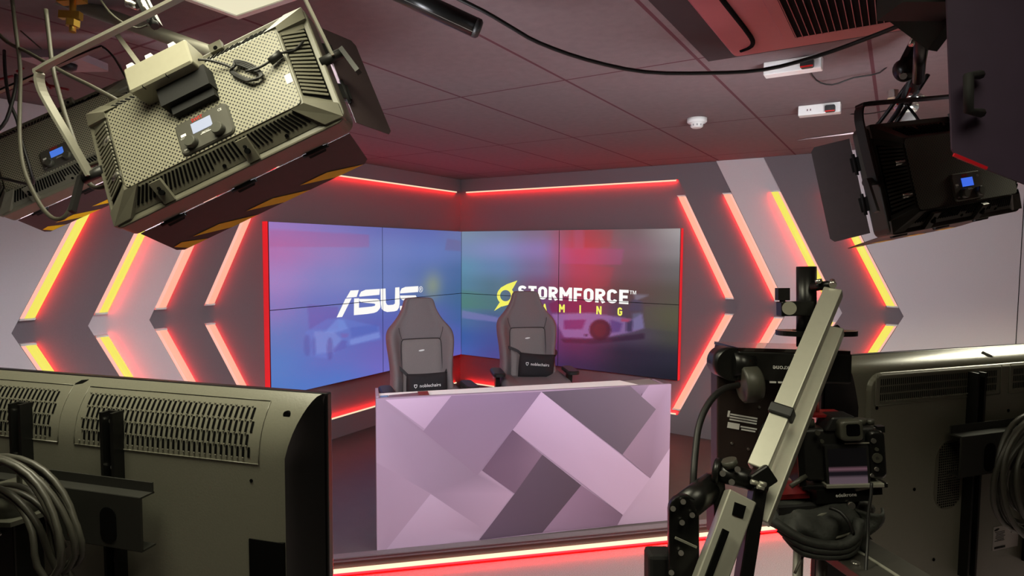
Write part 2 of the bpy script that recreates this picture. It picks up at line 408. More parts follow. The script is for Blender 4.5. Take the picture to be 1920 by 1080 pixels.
def shapes(side, L, ox, oy, sc):
    return [([px2uv(side, ox+x/sc, oy+y/sc) for x, y in P], c, a) for P, c, a in L]
def ell(cx, cy, rx, ry, n=18): return [(cx+rx*math.cos(6.2832*i/n), cy+ry*math.sin(6.2832*i/n)) for i in range(n)]
# soft picture of blurred racing cars on both walls
SHL = shapes('left', [
 ([(110,140), (1020,190), (1020,305), (110,300)], (166,80,130), .30),
 ([(1720,225), (1845,245), (1845,340), (1700,330)], (110,82,120), .35)], 480, 400, 4.8) + shapes('left', [
 ([(460,60), (740,70), (740,270), (480,280)], (104,76,158), .4),
 ([(440,300), (640,180), (760,170), (1110,250), (1130,370), (820,420), (640,540), (500,520)], (98,126,206), .45),
 ([(730,180), (790,190), (830,270), (700,310), (620,300)], (122,156,224), .45),
 ([(520,290), (700,300), (780,370), (700,480), (540,500)], (150,170,224), .3),
 ([(840,370), (1110,300), (1120,350), (850,420)], (140,164,228), .45),
 ([(850,260), (1090,230), (1100,290), (860,350)], (72,92,176), .4),
 (ell(665,450,28,105), (84,78,150), .5), (ell(460,420,32,100), (84,84,158), .45), (ell(520,430,20,90), (84,84,158), .35),
 ([(770,370), (820,380), (810,440), (700,490), (690,460)], (88,84,164), .5),
 ([(760,310), (840,315), (820,350), (770,350)], (120,92,166), .5)], 480, 560, 4.8)
SHR = shapes('right', [
 ([(940,130), (1020,130), (1020,290), (940,290)], (150,90,130), .35),
 ([(1030,140), (1260,140), (1240,270), (1030,280)], (160,52,54), .22),
 ([(840,280), (1350,290), (1330,420), (830,410)], (176,74,140), .3),
 ([(1030,430), (1270,440), (1230,600), (1100,600)], (168,58,70), .25),
 ([(25,790), (330,850), (330,890), (25,855)], (128,120,178), .6),
 ([(25,625), (330,680), (330,790), (25,770)], (76,122,110), .4),
 ([(1430,660), (1560,670), (1440,720)], (130,128,150), .6),
 ([(1420,700), (1500,720), (1500,800), (1390,790)], (70,64,92), .6)], 860, 400, 4.3545) + shapes('right', [
 ([(740,40), (830,0), (1100,10), (1150,110), (760,110)], (112,28,70), .65),
 ([(760,125), (1080,115), (1330,150), (1420,170), (1500,120), (1520,240), (1430,270), (1240,310), (1060,325), (860,315)], (136,104,160), .8),
 ([(860,175), (1040,170), (1010,250), (860,250)], (104,40,96), .85),
 ([(1240,170), (1340,200), (1320,270), (1240,280)], (84,58,116), .8),
 (ell(1157,255,90,88), (62,26,44), .95), (ell(1157,255,56,55), (82,32,46), .8),
 ([(1370,190), (1430,170), (1420,270), (1370,270)], (40,36,58), .7),
 ([(1330,160), (1410,165), (1390,190), (1330,185)], (176,50,70), .6),
 ([(1420,120), (1500,110), (1520,240), (1430,260)], (104,112,146), .5),
 ([(1520,60), (1790,70), (1790,270), (1520,240)], (86,84,62), .35),
 ([(1030,290), (1055,290), (1050,308), (1030,308)], (50,24,50), .9),
 ([(830,330), (1060,330), (1240,320), (1520,280), (1520,330), (1100,370), (860,360)], (44,22,44), .6)], 860, 560, 4.3636)
def picture(side):
    G, SHP = (GL, SHL) if side == 'left' else (GR, SHR)
    boxes = [(min(p[0] for p in P), max(p[0] for p in P), min(p[1] for p in P), max(p[1] for p in P)) for P, _, _ in SHP]
    def fn(u, v):
        c = bil(G, u, v)
        for (P, cc, a), bb in zip(SHP, boxes):
            if bb[0]-.01 < u < bb[1]+.01 and bb[2]-.01 < v < bb[3]+.01:
                k = sum(inpoly(u+dx, v+dy, P) for dx, dy in ((0, 0), (.004, .004), (-.004, .005), (.004, -.005), (-.004, -.004)))/5
                c = [x*(1-a*k)+y*a*k for x, y in zip(c, cc)]
        if side == 'left':
            g = math.exp(-((u-.80)/.06)**2-((v-.575)/.10)**2)*.45
            c = [x*(1-g)+y*g for x, y in zip(c, (176, 178, 96))]
        return lin(c)
    return fn
SCRM = attr_mat('screen_picture', 1.0, .22)
EML = emis('white_logo_light', (250, 250, 246), 1.0); EMY = emis('yellow_logo_light', (238, 236, 96), 1.0)
ORDN = {(0, 1): 'upper outer', (1, 1): 'upper inner', (0, 0): 'lower outer', (1, 0): 'lower inner'}
# logo outlines as flat shapes in the plane of the screens
def flat(side, polys, ox, oy, sc): return [[px2uv(side, ox+x/sc, oy+y/sc) for x, y in P] for P in polys]
ASUS = flat('left', [
 [(850,695), (925,690), (905,752), (812,760)], [(805,768), (860,764), (775,932), (725,937)],
 [(928,738), (945,705), (985,688), (1115,680), (1110,733), (930,750)],
 [(882,766), (927,765), (926,850), (880,917)], [(880,917), (926,850), (1040,839), (1062,896), (1000,906)],
 [(1040,839), (1068,832), (1110,862), (1090,884), (1062,896)], [(1068,832), (1074,820), (1117,808), (1119,845), (1110,862)],
 [(1074,820), (1064,812), (1090,770), (1112,780), (1117,808)], [(1064,812), (950,802), (930,790), (928,770), (1090,770)],
 [(1120,680), (1165,676), (1168,800), (1122,812)], [(1122,812), (1168,800), (1176,820), (1150,878), (1130,860)],
 [(1176,820), (1190,826), (1235,822), (1245,882), (1180,888), (1150,878)], [(1235,822), (1249,812), (1285,850), (1270,874), (1245,882)],
 [(1249,812), (1252,668), (1290,665), (1292,815), (1285,850)],
 [(1296,705), (1310,676), (1345,662), (1460,655), (1458,708), (1296,721)],
 [(1294,740), (1436,738), (1453,768), (1390,788), (1318,782), (1300,766)], [(1390,788), (1453,768), (1460,800), (1408,812)],
 [(1408,812), (1460,800), (1450,836), (1420,860), (1396,822)], [(1396,822), (1420,860), (1296,873), (1294,834)]], 480, 400, 4.8)
EMB = []
for i in range(28):
    a0, a1 = 6.28319*i/28, 6.28319*(i+1)/28
    EMB.append([(383+r*1.0*math.cos(a), 672+r*1.04*math.sin(a)) for r, a in ((70, a0), (70, a1), (44, a1), (44, a0))])
EMB += [[(322, 640), (345, 606), (395, 580), (383, 610), (350, 636)], [(345, 606), (395, 578), (480, 548), (444, 612), (430, 632), (383, 610)],
        [(290, 797), (345, 712), (383, 740), (350, 760)], [(345, 712), (400, 738), (448, 690), (440, 738), (350, 762)]]
EMB = flat('right', EMB, 860, 400, 4.3545)
def arc(cx, cy, rx, ry, a0, a1, n=7): return [(cx+rx*math.cos(math.radians(a0+(a1-a0)*i/n)), cy+ry*math.sin(math.radians(a0+(a1-a0)*i/n))) for i in range(n+1)]
def stroke_text(word, h, t=.205, gap=.10):
    # heavy condensed capitals built from broad strokes; cap height 1
    b = B(); x = 0; k = t/2; W = .60
    G = {'S': (W, [arc(W/2, .74, W/2-k, .26-k, 20, 180)+arc(W/2, .26, W/2-k, .24+k*.0, 90, 90, 1)[:0]+[(k, .70)]+[(k+.02, .60), (W/2, .52), (W-k-.02, .42)]+arc(W/2, .26, W/2-k, .26-k, 0, -160)]),
         'T': (.56, [[(0, 1-k), (.56, 1-k)], [(.28, 1), (.28, 0)]]),
         'O': (W, [[(k, .3), (k, .7)]+arc(W/2, .70, W/2-k, .30-k, 180, 0)+[(W-k, .3)]+arc(W/2, .30, W/2-k, .30-k, 0, -180)]),
         'R': (W, [[(k, 0), (k, 1)], [(k, 1-k), (W*.5, 1-k)]+arc(W*.52, .71, W*.48-k, .29-k, 90, -90)+[(k, .42+k*.0)], [(W*.42, .46), (W-.09, 0)]]),
         'M': (.80, [[(k, 0), (k, 1)], [(.80-k, 0), (.80-k, 1)], [(k, .96), (.40, .36)], [(.80-k, .96), (.40, .36)]]),
         'F': (.52, [[(k, 0), (k, 1)], [(0, 1-k), (.52, 1-k)], [(k, .50), (.47, .50)]]),
         'C': (W, [arc(W/2, .70, W/2-k, .30-k, 12, 180)+arc(W/2, .30, W/2-k, .30-k, 180, 348)]),
         'G': (W, [arc(W/2, .70, W/2-k, .30-k, 12, 180)+arc(W/2, .30, W/2-k, .30-k, 180, 360), [(W-k, .30), (W-k, .50)], [(W, .48), (W*.52, .48)]]),
         'A': (.66, [[(k*.9, 0), (.33, .97)], [(.66-k*.9, 0), (.33, .97)], [(.15, .26), (.51, .26)]]),
         'I': (.205, [[(k, 0), (k, 1)]]),
         'N': (.68, [[(k, 0), (k, 1)], [(.68-k, 0), (.68-k, 1)], [(k, .97), (.68-k, .03)]]),
         'E': (.53, [[(k, 0), (k, 1)], [(0, 1-k), (.53, 1-k)], [(k, .50), (.48, .50)], [(0, k), (.53, k)]])}
    for ch in word:
        w_, paths = G[ch]
        for P in paths:
            for (xa, ya), (xb, yb) in zip(P, P[1:]):
                L = math.hypot(xb-xa, yb-ya)
                if L < 1e-6: continue
                nx, ny = -(yb-ya)/L*k, (xb-xa)/L*k
                b.add([((x+px)*h, py*h, 0) for px, py in ((xa+nx, ya+ny), (xb+nx, yb+ny), (xb-nx, yb-ny), (xa-nx, ya-ny))], [(3, 2, 1, 0)])
            for xa, ya in P[1:-1]:
                b.add([((x+xa+k*math.cos(i*.5236))*h, (ya+k*math.sin(i*.5236))*h, 0) for i in range(12)], [tuple(range(12))])
        x += w_+gap
    return b
def logo_bits(side):
    L = []
    if side == 'left':
        b = B()
        for P in ASUS: b.add([(u*SW, v*SH, 0) for u, v in P], [tuple(range(len(P)))])
        uc, vc = px2uv('left', 480+1482/4.8, 400+680/4.8)
        text(b, '\u00ae', .085, Matrix.Translation((uc*SW, vc*SH-.035, 0)))
        L.append((b, EML))
    else:
        b = B(); u0, v1 = px2uv('right', 860+487/4.3545, 400+588/4.3545); u1, v0 = px2uv('right', 860+1386/4.3545, 400+742/4.3545)
        hcap = (v1-v0)*SH
        sz = hcap/.727*.97
        bb = stroke_text('STORMFORCE', hcap)
        xs = [p[0] for p in bb.v]; k = (u1-u0)*SW/(max(xs)-min(xs)); x0 = min(xs)
        b.add([(u0*SW+(p[0]-x0)*k, v0*SH+p[1], 0) for p in bb.v], bb.f)
        uc, vc = px2uv('right', 860+1388/4.3545, 400+635/4.3545)
        text(b, '\u2122', .085, Matrix.Translation((uc*SW, vc*SH-.055, 0)), align='LEFT')
        L.append((b, EML))
        b = B()
        for P in EMB: b.add([(u*SW, v*SH, 0) for u, v in P], [tuple(range(len(P)))])
        pos = [(560, 772), (702, 778), (843, 784), (992, 792), (1145, 801), (1316, 813)]
        for ch, (x, y) in zip('GAMING', pos):
            uc, vc = px2uv('right', 860+x/4.3545, 400+(y+24)/4.3545)
            gl = stroke_text(ch, .080); xs = [p[0] for p in gl.v]; xm = (min(xs)+max(xs))/2
            b.add([(uc*SW+p[0]-xm, vc*SH+p[1], 0) for p in gl.v], gl.f)
        L.append((b, EMY))
    return L
FRAMEM = mat('monitor_case', (14, 14, 16), .5, .1, .1, 60)
for side in ('left', 'right'):
    pic = picture(side); logos = logo_bits(side)
    for ci in (0, 1):
        for ri in (1, 0):
            u0, u1, v0, v1 = ci*.5, ci*.5+.5, ri*.5, ri*.5+.5
            inner = (ci == 1) if side == 'left' else (ci == 0)
            pos = ('upper ' if ri else 'lower ') + ('inner' if inner else 'outer')
            desc = {('left', 'upper outer'): 'violet picture', ('left', 'upper inner'): 'blue picture and half the white logo', ('left', 'lower outer'): 'faint blue racing car', ('left', 'lower inner'): 'blue picture behind the left chair',
                    ('right', 'upper inner'): 'teal picture and yellow emblem', ('right', 'upper outer'): 'red glow and white lettering', ('right', 'lower inner'): 'blue track behind the right chair', ('right', 'lower outer'): 'dark picture of a racing car'}[(side, pos)]
            T = thing('wall_screen', '%s panel of the %s video wall, %s' % (pos, side, desc), 'screen', None, 'video wall screens')
            g = .0016
            def q(u, v, o): return wpt(side, u, v, o)
            du, dv = g/SW, g/SH
            b = B(); P = [q(u, v, o) for o in (-.062, -.001) for u, v in ((u0+du, v0+dv), (u1-du, v0+dv), (u1-du, v1-dv), (u0+du, v1-dv))]
            b.add(P, [(0, 1, 2, 3), (4, 5, 6, 7), (0, 4, 5, 1), (1, 5, 6, 2), (2, 6, 7, 3), (3, 7, 4, 0)]); obj('case', b, FRAMEM, T)
            mg = .0028; du, dv = mg/SW, mg/SH
            b = B(); b.grid(lambda s, t: q(u0+du+(u1-u0-2*du)*s, v0+dv+(v1-v0-2*dv)*t, 0.0), 150, 86,
                            col=lambda s, t: pic(u0+(u1-u0)*s, v0+(v1-v0)*t), smooth=False)
            obj('screen', b, SCRM, T, recalc=False, col=True)
            for lb, lm in logos:
                bm = bmesh.new(); vs = [bm.verts.new(p) for p in lb.v]
                for f in lb.f:
                    try: bm.faces.new([vs[i] for i in f])
                    except ValueError: pass
                for co, no in (((u0*SW+mg, 0, 0), (-1, 0, 0)), ((u1*SW-mg, 0, 0), (1, 0, 0)), ((0, v0*SH+mg, 0), (0, -1, 0)), ((0, v1*SH-mg, 0), (0, 1, 0))):
                    bmesh.ops.bisect_plane(bm, geom=bm.verts[:]+bm.edges[:]+bm.faces[:], plane_co=co, plane_no=no, clear_outer=True)
                if bm.faces:
                    for v_ in bm.verts: v_.co = q(v_.co.x/SW, v_.co.y/SH, .0012)
                    me = bpy.data.meshes.new('logo'); bm.to_mesh(me); me.materials.append(lm)
                    lo = bpy.data.objects.new('logo', me); COL.objects.link(lo); lo.parent = T
                bm.free()
    # red lit strip down the outer edge of each bank
    t_ = thing('edge_led_strip', 'vertical red LED strip down the outer edge of the %s video wall' % side, 'LED strip')
    ue = 0 if side == 'left' else 1; sg = -1 if side == 'left' else 1
    b = B(); P = [wpt(side, ue+sg*x/SW, v, o) for o in (-.066, -.006) for x, v in ((.001, .0), (.005, .0), (.005, 1), (.001, 1))]
    b.add(P, [(0, 1, 2, 3), (4, 5, 6, 7), (0, 4, 5, 1), (1, 5, 6, 2), (2, 6, 7, 3), (3, 7, 4, 0)])
    obj('red_diffuser', b, emis('red_edge_glow', (1.0, .01, .02), .62, raw=True), t_)

# ------------------------------------------------------------------ presenter desk
DX = V((2.94-1.714, -1.745+3.02, 0)).normalized(); DN = V((DX.y, -DX.x, 0)); DW = 1.757
DM = frame((1.714, -3.02, ST), DX, V((0, 0, 1)), DN)          # x along the front, y up, z toward the camera
DH = .852
desk = thing('presenter_desk', 'broadcast desk with a purple overlapping-stripes front panel and white top ledge', 'desk', DM)
DI = DM.inverted()
def dpx(x, y):
    p = DI @ onp(600+x/2.7, 680+y/2.7, DN, DM.translation); return (p.x, p.y)
PAT = [
 ([(285,190), (980,150), (980,950), (290,955)], [(168,140,166), (178,148,176), (178,148,176), (186,156,184)]),
 ([(330,188), (665,168), (530,335)], [(208,176,206), (194,162,192), (190,158,188)]),
 ([(285,505), (560,662), (330,952), (290,955)], [(176,146,172), (180,150,176), (184,154,180), (188,158,184)]),
 ([(330,190), (525,345), (795,570), (818,545), (980,665), (830,850), (560,662), (285,505), (285,190)], [(166,138,164), (156,128,152), (152,126,150), (180,150,176), (188,156,184), (180,150,176), (166,138,164), (184,154,180), (168,140,166)]),
 ([(665,168), (1120,147), (975,340), (818,545), (795,570), (522,348)], [(150,122,152), (140,113,143), (144,116,146), (152,124,150), (152,124,148), (150,122,148)]),
 ([(560,665), (832,847), (805,897), (332,952)], [(204,174,202), (178,148,174), (190,160,188), (196,166,194)]),
 ([(975,340), (1125,465), (985,662), (820,545)], [(108,82,106), (136,106,130), (124,96,120), (116,88,112)]),
 ([(1125,465), (1322,620), (1125,860), (805,897), (985,662)], [(96,76,94), (86,68,84), (92,72,90), (104,82,104), (98,78,96)]),
 ([(1322,620), (1532,770), (1505,822), (1125,860)], [(146,114,142), (120,92,116), (128,98,124), (156,124,152)]),
 ([(1120,147), (1570,115), (1700,235), (1530,465)], [(98,82,98), (116,98,115), (120,100,118), (102,86,102)]),
 ([(1570,115), (1665,112), (1625,170), (1640,182)], [(148,122,150), (160,132,160), (140,114,140), (130,106,130)]),
 ([(1665,112), (1800,100), (1797,430), (1670,585), (1530,465), (1700,235), (1625,170)], [(182,150,182), (176,146,176), (166,136,162), (142,114,138), (152,122,146), (158,128,154), (176,146,176)]),
 ([(1797,430), (1790,800), (1505,822), (1532,770), (1670,585)], [(200,168,198), (190,160,188), (182,152,180), (180,150,178), (190,160,188)]),
 ([(1120,147), (1670,585), (1532,770), (975,340)], [(204,172,204), (194,162,192), (194,162,192), (186,154,184)])]
fb = B().box((DW/2, DH/2, -.012), (DW, DH, .022)); obj('front_panel', fb, DESKS, desk)
pb = B()
for k, (P, cs) in enumerate(PAT):
    pts = [(min(max(x, .0), DW), min(max(y, .0), DH)) for x, y in (dpx(*p) for p in P)]
    if k == 0: pts = [(0, DH), (DW, DH), (DW, 0), (0, 0)]; cs = [(168,140,166), (178,148,176), (178,148,176), (186,156,184)]
    cx, cy = sum(p[0] for p in pts)/len(pts), sum(p[1] for p in pts)/len(pts)
    cc = [sum(c[i] for c in cs)/len(cs) for i in range(3)]
    zz = .0003+.00025*k
    n = len(pts)
    if n > 5:   # concave outlines stay one face
        pb.add([(x, y, zz) for x, y in pts], [tuple(range(n))], col=[lin(c) for c in cs])
    else:
        pb.add([(x, y, zz) for x, y in pts]+[(cx, cy, zz)], [(i, (i+1) % n, n) for i in range(n)], col=[lin(c) for c in cs]+[lin(cc)])
obj('printed_graphic', pb, attr_mat('desk_print', 0, .55), desk, recalc=False, col=True)
obj('side_panel', B().box((.008, DH/2+.004, -.123), (.016, DH+.008, .2)), DESKS, desk)
obj('side_panel', B().box((DW-.008, DH/2-.008, -.123), (.016, DH-.016, .2)), DESKS, desk)
b = B().prism([(.016, -.024), (1.60, -.024), (1.515, -.215), (.016, -.17)], DH-.03, DH-.012, f=lambda x, y, z: (x, z, y)); obj('top_ledge', b, DESKW, desk)
b = B().prism([(1.605, -.024), (DW-.017, -.024), (DW-.017, -.26), (1.52, -.22)], DH-.036, DH-.02, f=lambda x, y, z: (x, z, y)); obj('corner_shelf', b, mat('grey_laminate', (132, 122, 120), .6, 0, .05, 50), desk)
obj('worktop', B().box((DW/2-.05, .62, -.36), (DW-.15, .028, .36)), DESKW, desk)
for x in (.06, DW-.17): obj('leg', B().box((x, .303, -.5), (.05, .606, .05)), BLACKM, desk)
def on_ledge(nm, lab, cat, pxs, h, m, extra=None):
    pts = []
    for p in pxs:
        q = DI @ onz(p[0], p[1], ST+DH-.012+h); pts.append((q.x, q.z))
    pts = [(x, min(max(z, -.165), -.026)) for x, z in pts]
    T = thing(nm, lab, cat, DM @ Matrix.Translation((0, 0, 0)))
    obj('cover', B().prism(pts, DH-.0118, DH-.0118+h, f=lambda x, y, z: (x, z, y)), m, T)
    return T
on_ledge('magazine', 'dark mauve magazine lying flat at the left end of the desk ledge', 'magazine', [(729,741), (784,736), (800,747), (728,750)], .006, mat('mauve_cover', (112, 84, 100), .35, 0, .5, 14))
on_ledge('card_box', 'small blue and white card at the far left end of the desk ledge', 'card', [(712,742), (728,741), (727,750), (713,751)], .008, mat('blue_cover', (96, 130, 178), .4, 0, .9, 60))
on_ledge('booklet', 'dark red booklet on the desk ledge right of the magazine', 'booklet', [(783,734), (802,733), (807,745), (787,746)], .010, mat('maroon_cover', (120, 44, 46), .4, 0, .15, 30))

# ------------------------------------------------------------------ gaming chairs
def make_chair(label, x, y, face, ztop):
    fx = V(face).normalized(); fx.z = 0; fx.normalize()
    right = V((-fx.y, fx.x, 0))                    # image right when the chair faces the camera
    T = thing('gaming_chair', label, 'chair', frame((x, y, ST), right, V((-fx.x, -fx.y, 0)), V((0, 0, 1))), 'gaming chairs behind the desk')
    top = ztop-ST
    prof = [(0, .085), (.012, .108), (.04, .120), (.08, .132), (.13, .158), (.18, .195), (.225, .236), (.26, .252), (.30, .257), (.37, .252), (.46, .240), (.56, .233), (.64, .238), (.72, .246), (.80, .235), (.84, .20)]
    hws = spline([V((d, hw, 0)) for d, hw in prof], 3)
    def sec(hw, d):      # one cross-section ring, y back, z up; leaning back a little
        z = top-d; lean = (top-d-.5)*.16
        bol = min(max((d-.16)/.18, 0), 1); bol = bol*bol*(3-2*bol)
        th = .05+.05*min(d/.15, 1)
        ring = []
        fr = [(-1, .3), (-.98, -.02-.05*bol), (-.9, -.045-.075*bol), (-.80, -.04-.075*bol), (-.68, -.03-.03*bol), (-.58, -.032+.008*bol), (-.3, -.04+.01*bol), (0, -.043+.01*bol), (.3, -.04+.01*bol), (.58, -.032+.008*bol), (.68, -.03-.03*bol), (.80, -.04-.075*bol), (.9, -.045-.075*bol), (.98, -.02-.05*bol), (1, .3), (.9, 1), (.5, 1.1), (0, 1.12), (-.5, 1.1), (-.9, 1)]
        for u, v in fr:
            yy = v if v < .0 else v*th*.8
            ring.append((u*hw, yy+lean, z))
        return ring
    b = B(); vs = []; n = 20
    for p in hws: vs += sec(p.y, p.x)
    k = len(hws)
    b.add(vs, [(j*n+i, j*n+(i+1) % n, (j+1)*n+(i+1) % n, (j+1)*n+i) for j in range(k-1) for i in range(n)], smooth=True)
    b.add(vs, [tuple(range(n)), tuple(range((k-1)*n, k*n))])
    bk = obj('backrest', b, FABRIC, T); md = bk.modifiers.new('s', 'SUBSURF'); md.levels = md.render_levels = 1
    def fz(d): return (top-d-.5)*.16
    # centre panel, a slightly raised cushion with piping round it
    def cp(u, v):
        d = .30+v*.48; hw = .150+.006*v
        x_ = (u-.5)*2*hw; e = min(1-abs(u-.5)*2, (v)*3, 1); e = max(e, 0)
        return (x_, fz(d)-.033-.012*min(e*6, 1), top-d)
    b = B(); b.grid(cp, 16, 18, flip=True); pn = obj('centre_panel', b, FABRIC2, T, recalc=False)
    def front(x_, d, o): return (x_, fz(d)-o, top-d)
    rail = [front(-.154, .78, .048), front(-.153, .5, .048), front(-.150, .34, .049), front(-.14, .307, .05), front(-.12, .298, .05), front(0, .296, .052), front(.12, .298, .05), front(.14, .307, .05), front(.150, .34, .049), front(.153, .5, .048), front(.154, .78, .048)]
    b = B().tube(rail, .0028, 6, smooth=3)
    for sx in (-1, 1): b.tube([front(sx*.142, .302, .05), front(sx*.16, .25, .055), front(sx*.165, .215, .058)], .0018, 6)
    obj('piping', b, SEAM, T)
    b = B(); pts = [(.022*math.cos(a*.3927), .006*math.sin(a*.3927)) for a in range(16)]
    b.prism([(p[0], p[1]+p[0]*.12) for p in pts], 0, .003, f=lambda u, v, z: (u, fz(.39)-.0465-z, top-.385+v)); obj('badge', b, WLET, T)
    sh = top-.80
    def seat(u, v):
        x_ = (u-.5)*.54; e = abs(u-.5)*2; yv = .02-.50*v
        return (x_, yv, sh+.02+.05*max(0, (e-.6)/.4)**.7*(1-.4*v) - .02*max(0, v-.85)/.15)
    b = B(); b.grid(seat, 18, 12); st_ = obj('seat', b, FABRIC, T, recalc=False); md = st_.modifiers.new('s', 'SOLIDIFY'); md.thickness = .09; md.offset = -1 if True else 1
    b = B().cyl((0, -.2, sh-.16), (0, -.2, .14), .028, n=18); b.cyl((0, -.2, sh-.09), (0, -.2, sh-.16), .07, .05); obj('gas_column', b, BLACKM, T)
    b = B()
    for i in range(5):
        a = i*1.2566+.3; b.bar((0, -.2, .13), (.31*math.cos(a), -.2+.31*math.sin(a), .085), V((0, 0, 1)), .03, .05)
    obj('star_base', b, BLACKM, T)
    for i in range(5):
        a = i*1.2566+.3; cx, cy = .31*math.cos(a), -.2+.31*math.sin(a)
        b = B(); b.cyl((cx-.012*math.sin(a), cy+.012*math.cos(a), .03), (cx+.012*math.sin(a), cy-.012*math.cos(a), .03), .03); b.cyl((cx, cy, .03), (cx, cy, .085), .008); obj('caster', b, BLACK, T)
    for sx in (-1, 1):
        az = sh+.175
        t = obj('armrest', B().rprism(0, 0, .095, .26, .04, 0, .028, bev=.008, T=Matrix.Translation((sx*.295, -.25, az))), BLACK, T)
        b = B().bar((sx*.295, -.22, az), (sx*.29, -.22, sh-.07), V((1, 0, 0)), .035, .07); b.bar((sx*.30, -.22, sh-.07), (sx*.1, -.22, sh-.09), V((0, 0, 1)), .03, .07); obj('armrest_post', b, BLACKM, T)
    b = B()
    for dz in (0, .014, .028): b.bar((-.262, -.005, sh+.09+dz), (-.290, -.02, sh+.09+dz), V((0, 0, 1)), .006, .03)
    obj('recline_lever', b, STEEL, T)
    return T, top, fz
CF = (.64, -.77, 0)
ch1, top1, fz1 = make_chair('grey gaming chair left behind the desk, its cushion low down', 1.12, -1.955, (.79, -.61, 0), 1.418)
ch2, top2, fz2 = make_chair('grey fabric gaming chair at the right, set back, black cushion tilted on its seat back', 1.50, -1.06, (.69, -.745, 0), 1.436)
SHIELD = [(-.5, .55), (.5, .55), (.5, 0), (.32, -.35), (0, -.6), (-.32, -.35), (-.5, 0)]
def make_cushion(chair, label, top, fz, d, tilt, slack, dx):
    Mc = chair.matrix_world.copy()
    T = thing('lumbar_cushion', label, 'cushion', Mc @ Matrix.Translation((dx, fz(d)-.10, top-d)) @ Matrix.Rotation(tilt, 4, 'Y'), 'lumbar cushions on the chairs')
    hw, hh, th = .152, .098, .055
    def q(u, v, s):
        a, c = (u-.5)*2, (v-.5)*2
        puff = (max(0, 1-abs(a)**4)*max(0, 1-abs(c)**3))**.5
        return (a*hw*(1-.03*c*c), s*th*puff - .006*math.sin(a*5+c*3)*puff, c*hh*(1+.05*a*a))
    b = B(); b.grid(lambda u, v: q(u, v, -1), 18, 14, flip=True); b.grid(lambda u, v: q(u, v, 1), 18, 14); obj('cover', b, VELVET, T)
    b = B(); R = Matrix.Translation((.012, -th-.0085, .012)) @ Matrix.Rotation(math.pi/2, 4, 'X')
    text(b, 'noblechairs', .034, R, ext=.001)
    ox = -.095
    b.prism([(ox+x_*.022, .022+y_*.024) for x_, y_ in SHIELD], -th-.0065, -th-.0095, f=lambda x_, y_, z_: (x_, z_, y_))
    obj('brand_lettering', b, WLET, T)
    b = B(); b.prism([(ox+x_*.014, .022+y_*.015) for x_, y_ in SHIELD], -th-.0096, -th-.0102, f=lambda x_, y_, z_: (x_, z_, y_)); obj('shield_centre', b, VELVET, T)
    for sx in (-1, 1):
        b = B().tube([(sx*.13, .0, hh-.02), (sx*.165, .035, hh+.02*slack), (sx*.200-dx*.6, .05, hh+.065*slack), (sx*.225-dx, .10, hh+.075*slack)], (.011, .0015), flat=V((0, 1, 0))); obj('strap', b, SEAM, T)
    return T
make_cushion(ch1, 'black lumbar cushion with white lettering, strapped low on the left chair', top1, fz1, .64, 0, .9, .02)
make_cushion(ch2, 'black lumbar cushion with white lettering, hanging tilted on the right chair', top2, fz2, .605, .09, .5, .06)

